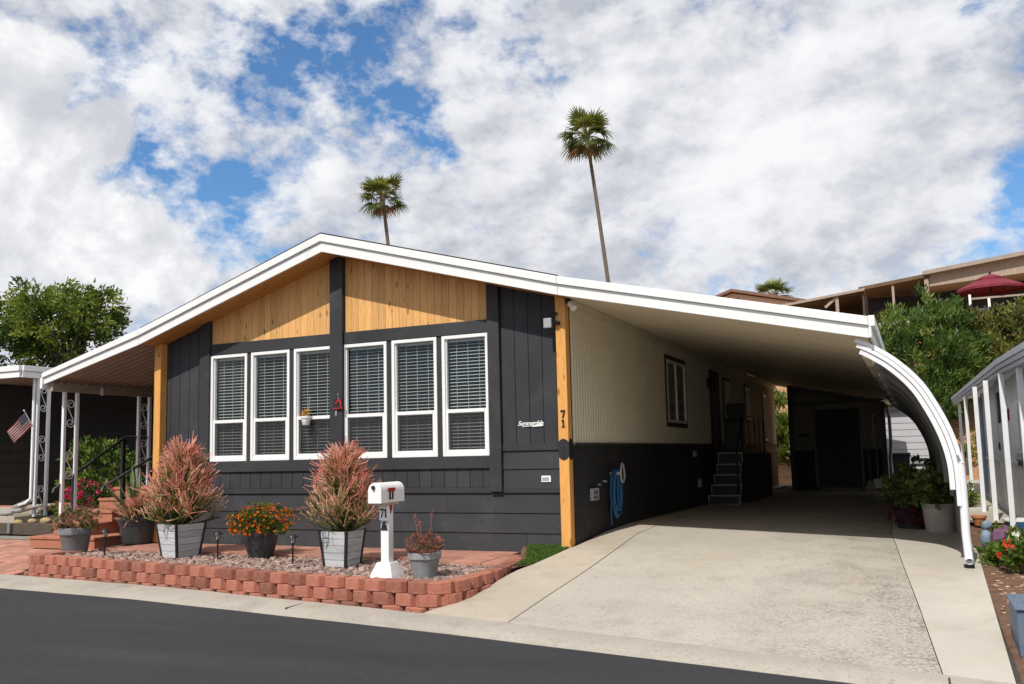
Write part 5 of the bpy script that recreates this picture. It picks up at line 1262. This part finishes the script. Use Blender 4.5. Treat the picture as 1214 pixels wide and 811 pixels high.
g=MB(); g.box(-8.3,-7.6,57.95,57.99,12.35,12.9); g.build('window',dark,gh)
# ================================================================== right neighbour
rn=thing('right_neighbour_home','light grey panelled home with a white posted porch at the right edge','house',(6.5,7,.2))
def ppan(mb,y0,y1,z0,z1,x=5.42,pit=.40):
    y=y0
    while y<y1-.01:
        q=min(y+pit,y1); mb.box(x-.018,x,y+.006,q-.006,z0,z1); y=q
    mb.box(x,x+.03,y0,y1,z0,z1)
g=MB(); ppan(g,-.6,4.72,1.02,2.235); ppan(g,6.0,9.3,1.02,2.30); g.build('upper_wall',shedgrey,rn)
g=MB(); ppan(g,-.6,9.3,.26,.98,5.41); g.build('lower_wall',shedgrey,rn)
g=MB(); g.box(5.365,5.45,-.6,4.72,.985,1.03); g.box(5.365,5.45,6.0,9.3,.985,1.03); g.box(5.37,5.44,-.6,9.3,.215,.262); g.box(5.37,5.44,9.25,9.33,.215,2.3); g.build('trim',greypaint,rn)
g=MB(); g.box(5.45,8,9.27,9.3,.2,2.35); g.box(5.46,8,-.6,-.56,.2,2.23); g.build('end_wall',shedgrey,rn)
dr=MB(); dr.box(5.38,5.42,4.74,4.82,.27,2.32); dr.box(5.38,5.42,5.90,5.98,.27,2.32); dr.box(5.38,5.42,4.82,5.90,2.24,2.32); d=dr.build('door_frame',greypaint,rn)
g=MB(); g.box(5.395,5.425,4.822,5.898,.27,2.238); dl=g.build('door',greypaint,d)
g=MB()
for y in (4.98,5.25,5.52): g.box(5.388,5.3945,y,y+.20,1.62,2.12)
g.build('door_pane',dark,dl); g=MB(); g.box(5.37,5.3945,5.72,5.78,1.18,1.30); g.build('lock',blackm,dl)
g=MB()
for k in range(9): g.box(5.355,5.3645,1.9+k*.10,1.94+k*.10,.985,1.05)
g.box(5.352,5.36,1.85,2.85,1.05,1.07); g.build('vent_grille',blackm,rn)
g=MB(); g.box(5.36,5.40,2.2,3.3,1.15,1.85); g.box(5.35,5.36,2.25,3.25,1.2,1.8); g.build('panel_patch',whitepost,rn,bevel=.01)
g=MB(); g.add([(5.23,-1.2,2.22),(8,-1.2,2.5),(8,14.6,2.7),(5.1,14.6,2.42),(5.23,-1.2,2.26),(8,-1.2,2.54),(8,14.6,2.74),(5.1,14.6,2.46)],[(0,3,2,1),(4,5,6,7),(0,1,5,4),(1,2,6,5),(2,3,7,6),(3,0,4,7)]); g.build('porch_roof',metalwhite,rn)
def gz(y): return interp(y,[-1.2,14.6],[2.31,2.50])
def gx(y): return interp(y,[-1.2,1.5,14.6],[5.20,5.10,5.03])
g=MB()
for d0,d1,z0,z1 in ((.035,.12,-.185,-.135),(.015,.11,-.130,-.075),(.0,.11,-.070,0)):
    for ya,yb in ((-1.2,1.5),(1.5,14.6)):
        g.add([(gx(y)+d,y,gz(y)+z) for y in (ya,yb) for z in (z0,z1) for d in (d0,d1)],[(0,1,3,2),(4,6,7,5),(0,2,6,4),(1,5,7,3),(0,4,5,1),(2,3,7,6)])
g.build('porch_gutter',gutgrey,rn)
for i,(x,y,l) in enumerate(((5.18,13.95,'farthest white porch post at the right, in front of bare soil'),(5.095,9.15,'second farthest white porch post at the right'),(5.035,4.95,'third white porch post, with its foot on the path'),(5.07,3.14,'white porch post nearest left of the grey door'),(5.14,1.53,'white porch post behind the blue pot'),(5.235,.42,'nearest white porch post at the right frame edge'))):
    g=MB(); g.box(x-.032,x+.032,y-.032,y+.032,.205,gz(y)-.187); tag(g.build('porch_post',whitepost,bevel=.007),l,'post','white posts of the right porch')
g=MB(); g.tube([(5.33,9.0,2.2),(5.33,9.0,.3)],.05,8); tag(g.build('blue_downpipe',mat('blue_grey_pipe',(.30,.38,.48),.5,.08,4,.05)),'blue grey downpipe at the far corner of the light grey home','downspout')
g=MB(); g.obox((4.98,5.35,.235),(.30,.45,0),(-.03,.02,0),(0,0,.022)); tag(g.build('path_edging',white),'thin white strip lying on the path by the porch posts','edging')
g=MB(); g.box(5.33,5.365,3.45,3.52,1.62,1.78); g.tube([(5.34,3.48,1.60),(5.31,3.48,1.66)],.02,8); tag(g.build('porch_lamp',redm),'small red and grey fitting on the wall beside the grey door','fitting')
# big pot by the carport foot
bp=thing('potted_jade','tall pale stone pot of green succulents at the foot of the carport curve','potted plant',(4.36,2.55,.08))
pot(bp,4.36,2.55,.08,[(.175,0),(.185,.02),(.212,.27),(.230,.39),(.242,.405),(.232,.415),(.21,.37)],stonepot); soil_disc(bp,4.36,2.55,.45,.21)
rg=np.random.default_rng(91); C=np.concatenate([ell_pts(rg,(4.33,2.55,.68),(.40,.38,.27),125,.4,.2),ell_pts(rg,(4.60,2.6,.62),(.22,.22,.20),36,.4,.2)]); C=C[C[:,2]>.45]
shrub('','', '',C,20,.02,.062,.030,rg,succ,(4.36,2.55,.5),(.2,1),.5,par=bp)
bp=thing('leafy_planter','dark planter of green and burgundy leaves beside the stone pot','potted plant',(3.98,3.0,.1))
pot(bp,3.98,3.0,.10,[(.16,0),(.17,.02),(.21,.24),(.225,.26),(.21,.27),(.19,.24)],charplas); soil_disc(bp,3.98,3.0,.33,.19)
C=ell_pts(rg,(3.98,3.0,.62),(.36,.36,.32),110,.4,.2); C=C[C[:,2]>.34]; shrub('','','',C,18,.02,.075,.032,rg,succ,(3.98,3.0,.33),(0,.7),.5,par=bp)
C=ell_pts(rg,(3.98,2.9,.33),(.33,.28,.17),50,.4,.2); shrub('','','',C,14,.02,.06,.03,rg,burg,None,(0,1),.2,par=bp,pname='burgundy_leaves')
C=ell_pts(rg,(4.25,7.4,.55),(.5,.9,.45),80,.4,.2); shrub('carport_edge_bush','dark green bush along the inner foot of the carport curve','bush',C,18,.03,.10,.04,rg,oleander,(4.25,7.4,.1),(0,.6))
C=ell_pts(rg,(4.86,6.4,.32),(.16,.5,.14),40,.4,.2); shrub('path_succulents','low green succulents between the carport posts and the porch path','plant',C,18,.02,.085,.035,rg,succ,None,(.1,1))
# flower bed at the right edge
tp=thing('terracotta_pot','small tipped terracotta pot at the edge of the flower bed','pot',(4.80,3.0,.23)); pot(tp,4.83,2.55,.20,[(.06,0),(.085,.10),(.095,.10),(.095,.13),(.08,.13)],terracotta,18)
bpot=thing('blue_pot','blue glazed bowl pot with pale rim below the porch posts','pot',(5.24,2.2,.17)); 
g=MB(); g.lathe([(.10,.165),(.115,.17),(.175,.29),(.19,.325),(.165,.325),(.15,.28)],5.24,1.72,24); g.build('bowl',bluepot,bpot,smooth=True)
g=MB(); g.lathe([(.176,.3255),(.195,.327),(.195,.352),(.172,.352)],5.24,1.72,24); g.build('rim',white,bpot,smooth=True)
fn=thing('bird_figurine','pale blue stone bird figurine among leaves at the bed edge','figurine',(4.80,.75,.1))
def blob(c,r,sd,rot=0,jit=.10):
    rr=np.random.default_rng(sd); V=IV*(1+rr.normal(size=(12,1))*jit)*np.array(r); ca,sa=math.cos(rot),math.sin(rot); V=V@np.array([[ca,0,sa],[0,1,0],[-sa,0,ca]]); g=MB(); g.arr(V+np.array(c),IF,np.full(12,.5)); return g
def sub(o): md=o.modifiers.new('sub','SUBSURF'); md.levels=2; md.render_levels=2; return o
sub(blob((4.785,.60,.20),(.085,.08,.14),1).build('body',bluegrey,fn,smooth=True)); sub(blob((4.80,.60,.36),(.085,.06,.065),2,.5).build('head',bluegrey,fn,smooth=True))
fn=thing('purple_stone','purple glazed stone ornament beside the pale blue bird','ornament',(4.9,.5,.12)); blob((4.90,.52,.22),(.10,.08,.12),5,.3,.14).build('stone',purple,fn)
blob((4.99,.66,.30),(.045,.04,.07),6,.3,.1).build('knob',purple,fn)
def bedplant(lab,c,r,ncl,npc,L,W,sd,m1,vr=(.2,1),fl=None,nfl=0,flr=.03):
    rg=np.random.default_rng(sd); C=ell_pts(rg,c,r,ncl,.3,.15,sd); t=shrub('bed_plant',lab,'plant',C,npc,.02,L,W,rg,m1,(c[0],c[1],c[2]-r[2]),vr,.5,group='plants in the right flower bed')
    if fl:
        g=MB(); C=ell_pts(rg,(c[0],c[1],c[2]+.03),tuple(q*1.0 for q in r),nfl,.9,.05,sd); C=C[C[:,2]>c[2]-.02]
        for q in C:
            g=MB(); n=7; a=np.linspace(0,6.28,n,endpoint=False); d=np.stack([np.cos(a),np.sin(a)*.6-.5,np.sin(a)*.8+.25],1); leaves(g,np.repeat(q[None],n,0),d,flr*1.6,flr*1.5,rg.uniform(0,1,n),rg); g.build('flower',fl,t)
bedplant('scarlet flowered plant at the right frame edge of the bed',(5.03,-.50,.14),(.20,.24,.11),30,9,.10,.06,101,greenleaf,(.2,1),redfl,9,.040)
bedplant('broad leaved green plant between the purple stone and scarlet flowers',(4.95,-.05,.10),(.18,.22,.08),26,8,.12,.065,102,greenleaf,(.3,1))
bedplant('white flowered clump behind the purple stone',(5.05,.45,.20),(.14,.16,.08),20,9,.08,.045,103,greenleaf,(.4,1),whitefl,8,.035)
bedplant('pale green plant in front of the blue pot',(5.12,.95,.17),(.20,.22,.06),24,8,.11,.06,104,greenleaf,(.5,1))
bedplant('low spreading leaves along the path edge below the bird figurine',(4.83,.05,.05),(.11,.35,.08),20,7,.15,.05,105,greenleaf,(.2,.9))
bedplant('yellow green seedling near the terracotta pot',(4.93,1.5,.21),(.12,.20,.05),16,8,.08,.04,106,greenleaf,(.5,1))
# chips on the soil
g=MB(); rg=np.random.default_rng(8)
for _ in range(420):
    x,y=rg.uniform(4.70,5.6),rg.uniform(-4.2,.6); r=rg.uniform(.006,.02); V=IV*(1+rg.normal(size=(12,1))*.2)*np.array([r*1.4,r,r*.5]); g.arr(V+np.array([x,y,rz(x,y)+.004]),IF,np.full(12,rg.uniform(0,1)))
o=struct(g.build('bark_chips',mat('pale_bark_chip',(.36,.24,.16),.9,.3,30,.2,pv=.5)),'stuff'); tag(o,'pale bark chips scattered over the brown bed soil','bark chips')
bxx=thing('planter_box','slate blue wooden box at the bottom right corner','box',(4.9,-3.4,-.2))
g=MB(); g.box(4.705,5.3,-3.55,-2.9,-.25,.085); g.build('body',boxblue,bxx,bevel=.012); g=MB(); g.box(4.69,5.32,-3.57,-2.88,.0855,.105); g.build('cap',boxblue,bxx,bevel=.006)

# ================================================================== sun, sky, camera
SUN=Vector((-.06,-.5,.61)).normalized()     # towards the sun
ld=bpy.data.lights.new('sun','SUN'); ld.energy=4.3; ld.angle=R(.53); ld.color=(1,.955,.88)
lo=bpy.data.objects.new('sun',ld); COL.objects.link(lo); lo.rotation_euler=(-SUN).to_track_quat('-Z','Y').to_euler(); lo.location=SUN*50
W=bpy.data.worlds.new('World'); S.world=W; W.use_nodes=True; nt=W.node_tree; nt.nodes.clear(); b=NB(nt)
out=b.n('ShaderNodeOutputWorld'); bg=b.n('ShaderNodeBackground'); bg.inputs[1].default_value=.1; nt.links.new(bg.outputs[0],out.inputs[0])
sky=b.n('ShaderNodeTexSky'); sky.sky_type='NISHITA'; sky.sun_disc=False; sky.sun_elevation=math.asin(SUN.z); sky.sun_rotation=math.atan2(SUN.x,SUN.y)
sky.air_density=1.0; sky.dust_density=.6; sky.ozone_density=2.0
tc=b.n('ShaderNodeTexCoord'); D=tc.outputs['Generated']
sx=b.n('ShaderNodeSeparateXYZ'); nt.links.new(D,sx.inputs[0])
zc=b.math('ADD',b.math('MAXIMUM',sx.outputs[2],0.0),.28)
cb=b.n('ShaderNodeCombineXYZ'); nt.links.new(b.math('DIVIDE',sx.outputs[0],zc),cb.inputs[0]); nt.links.new(b.math('DIVIDE',sx.outputs[1],zc),cb.inputs[1])
P=cb.outputs[0]
wn=b.n('ShaderNodeTexNoise'); wn.inputs['Scale'].default_value=5.5; wn.inputs['Detail'].default_value=6; wn.inputs['Roughness'].default_value=.6; nt.links.new(D,wn.inputs['Vector'])
ws=b.n('ShaderNodeVectorMath',operation='SUBTRACT'); nt.links.new(wn.outputs['Color'],ws.inputs[0]); ws.inputs[1].default_value=(.5,.5,.5)
wm=b.n('ShaderNodeVectorMath',operation='SCALE'); nt.links.new(ws.outputs[0],wm.inputs[0]); wm.inputs['Scale'].default_value=.30
wa=b.n('ShaderNodeVectorMath',operation='ADD'); nt.links.new(D,wa.inputs[0]); nt.links.new(wm.outputs[0],wa.inputs[1]); DW=wa.outputs[0]
def blobn(d,rad,src=None):       # soft ragged spot of sky around a direction
    vm=b.n('ShaderNodeVectorMath',operation='DISTANCE'); nt.links.new(src or DW,vm.inputs[0]); vm.inputs[1].default_value=d
    mr=b.n('ShaderNodeMapRange',interpolation_type='SMOOTHSTEP'); mr.inputs['From Min'].default_value=rad; mr.inputs['From Max'].default_value=0; nt.links.new(vm.outputs['Value'],mr.inputs[0]); return mr.outputs[0]
HOLES=[((-0.5253, 0.7373, 0.4248), 0.105, 0.2), ((-0.5861, 0.6776, 0.4442), 0.076, 0.1), ((-0.6309, 0.6608, 0.4065), 0.076, 0.1), ((-0.4943, 0.8021, 0.3351), 0.052, 0.16), ((-0.4825, 0.8143, 0.3227), 0.052, 0.1), ((-0.3459, 0.815, 0.465), 0.057, 0.22), ((-0.1186, 0.8966, 0.4266), 0.052, 0.08), ((0.1003, 0.9684, 0.2284), 0.095, 0.22), ((0.1157, 0.9266, 0.3577), 0.067, 0.14), ((0.0404, 0.9763, 0.2126), 0.076, 0.1), ((-0.624, 0.7235, 0.2951), 0.086, 0.08), ((-0.6763, 0.6449, 0.356), 0.105, 0.13), ((-0.4415, 0.8752, 0.1976), 0.067, 0.04), ((-0.6717, 0.6945, 0.2578), 0.071, 0.15), ((-0.0078, 0.951, 0.3092), 0.057, 0.08), ((0.1172, 0.9064, 0.4058), 0.076, 0.12), ((-0.1869, 0.9653, 0.1821), 0.057, 0.1), ((-0.7008, 0.6035, 0.3803), 0.086, 0.07)]
FILL=[((-0.2539, 0.9172, 0.3072), 0.315, 0.09), ((-0.0446, 0.9355, 0.3505), 0.191, 0.06), ((-0.4298, 0.8558, 0.2881), 0.143, 0.07), ((-0.2877, 0.8585, 0.4245), 0.114, 0.07)]
CUM=[((-0.7755, 0.5629, 0.286), 0.143, 0.75), ((-0.7721, 0.5999, 0.2097), 0.162, 0.8), ((-0.7204, 0.612, 0.3263), 0.086, 0.55), ((-0.7256, 0.6509, 0.2234), 0.105, 0.6), ((-0.7995, 0.5113, 0.3151), 0.21, 0.8), ((-0.7024, 0.6855, 0.1917), 0.067, 0.45)]
mp=b.n('ShaderNodeMapping'); mp.inputs['Scale'].default_value=(1.0,1.0,1.5); mp.inputs['Rotation'].default_value=(0,R(18),0); nt.links.new(D,mp.inputs[0])
n1=b.noise(4.6,9,.58,mp.outputs[0],.1)
n2=b.noise(14.0,8,.60,mp.outputs[0],.1)
n3=b.noise(38.0,5,.62,mp.outputs[0],.1)
den=b.math('ADD',b.math('ADD',b.math('MULTIPLY',n1,.42),b.math('MULTIPLY',n2,.34)),b.math('MULTIPLY',n3,.24))
for d,r,w in HOLES: den=b.math('SUBTRACT',den,b.math('MULTIPLY',blobn(d,r*1.4),w*.52))
for d,r,w in FILL: den=b.math('ADD',den,b.math('MULTIPLY',blobn(d,r),w))
cov=b.ramp(den,[(.378,0.0),(.425,.42),(.475,.85),(.52,1.0)])
# cloud tone : soft grey bellies and bright tops
t1=b.noise(3.4,8,.55,mp.outputs[0],.2)
off=b.n('ShaderNodeVectorMath',operation='ADD'); nt.links.new(mp.outputs[0],off.inputs[0]); off.inputs[1].default_value=(-.012,-.012,.03)
n1b=b.noise(4.6,9,.58,off.outputs[0],.1)
n2b=b.noise(14.0,8,.60,off.outputs[0],.1)
rel=b.math('ADD',b.math('MULTIPLY',b.math('SUBTRACT',n1,n1b),1.5),b.math('MULTIPLY',b.math('SUBTRACT',n2,n2b),.55))
tone=b.math('ADD',b.math('ADD',b.math('MULTIPLY',t1,1.0),rel),b.math('MULTIPLY',b.math('SUBTRACT',n3,.5),.14))
ccol=b.ramp(tone,[(.30,(5.3,5.55,6.2)),(.45,(6.9,7.05,7.55)),(.58,(8.3,8.42,8.8)),(.78,(9.5,9.55,9.7))])
# towering cumulus low on the left
cn=b.noise(7.0,12,.60,D,.25); cfine=b.noise(22,6,.6,D)
cd=None
for d,r,w in CUM:
    q=b.math('MULTIPLY',blobn(d,r,D),w); cd=q if cd is None else b.math('MAXIMUM',cd,q)
cden=b.math('ADD',cd,b.math('MULTIPLY',b.math('SUBTRACT',cn,.5),1.05))
ccov=b.ramp(cden,[(.24,0.0),(.32,1.0)])
co2=b.n('ShaderNodeVectorMath',operation='ADD'); nt.links.new(D,co2.inputs[0]); co2.inputs[1].default_value=(.02,-.01,.045)
cnb=b.noise(7.0,12,.60,co2.outputs[0],.25)
ct=b.math('ADD',b.math('MULTIPLY',b.math('SUBTRACT',cn,cnb),2.6),b.math('ADD',.50,b.math('MULTIPLY',b.math('SUBTRACT',cfine,.5),.35)))
ccol2=b.ramp(ct,[(.10,(6.2,6.4,6.9)),(.5,(7.9,8.02,8.4)),(.78,(9.8,9.85,9.9))])
blue=b.mix(1,sky.outputs[0],(.80,1.18,1.46),'MULTIPLY')
col=b.mix(cov,blue,ccol); col=b.mix(ccov,col,ccol2)
# paler air close to the horizon
hz_=b.n('ShaderNodeMapRange',interpolation_type='SMOOTHSTEP'); hz_.inputs['From Min'].default_value=.12; hz_.inputs['From Max'].default_value=-.02; nt.links.new(sx.outputs[2],hz_.inputs[0])
col=b.mix(b.math('MULTIPLY',hz_.outputs[0],.75),col,(6.6,6.8,7.2))
nt.links.new(col,bg.inputs[0])
cd_=bpy.data.cameras.new('camera'); cd_.sensor_width=36; cd_.sensor_fit='HORIZONTAL'; cd_.lens=36*1049.12/1214; cd_.shift_y=23.0/1214; cd_.clip_end=2000; cd_.clip_start=.05
cam=bpy.data.objects.new('camera',cd_); COL.objects.link(cam)
yaw,pitch,roll=-.4239,.1045,-.0228
cyw,syw,cp,sp_=math.cos(yaw),math.sin(yaw),math.cos(pitch),math.sin(pitch)
fwd=Vector((syw*cp,cyw*cp,sp_)); rt=Vector((cyw,-syw,0)); upv=rt.cross(fwd); r2=rt*math.cos(roll)+upv*math.sin(roll); u2=upv*math.cos(roll)-rt*math.sin(roll)
from mathutils import Matrix
cam.matrix_world=Matrix(((r2.x,u2.x,-fwd.x,4.1144),(r2.y,u2.y,-fwd.y,-11.0263),(r2.z,u2.z,-fwd.z,1.2927),(0,0,0,1)))
S.camera=cam
S.render.engine='CYCLES'; S.render.resolution_x=1024; S.render.resolution_y=684
S.view_settings.view_transform='Standard'; S.view_settings.look='None'; S.view_settings.exposure=0; S.view_settings.gamma=1; S.view_settings.use_curve_mapping=False
S.cycles.max_bounces=6; S.cycles.transparent_max_bounces=12
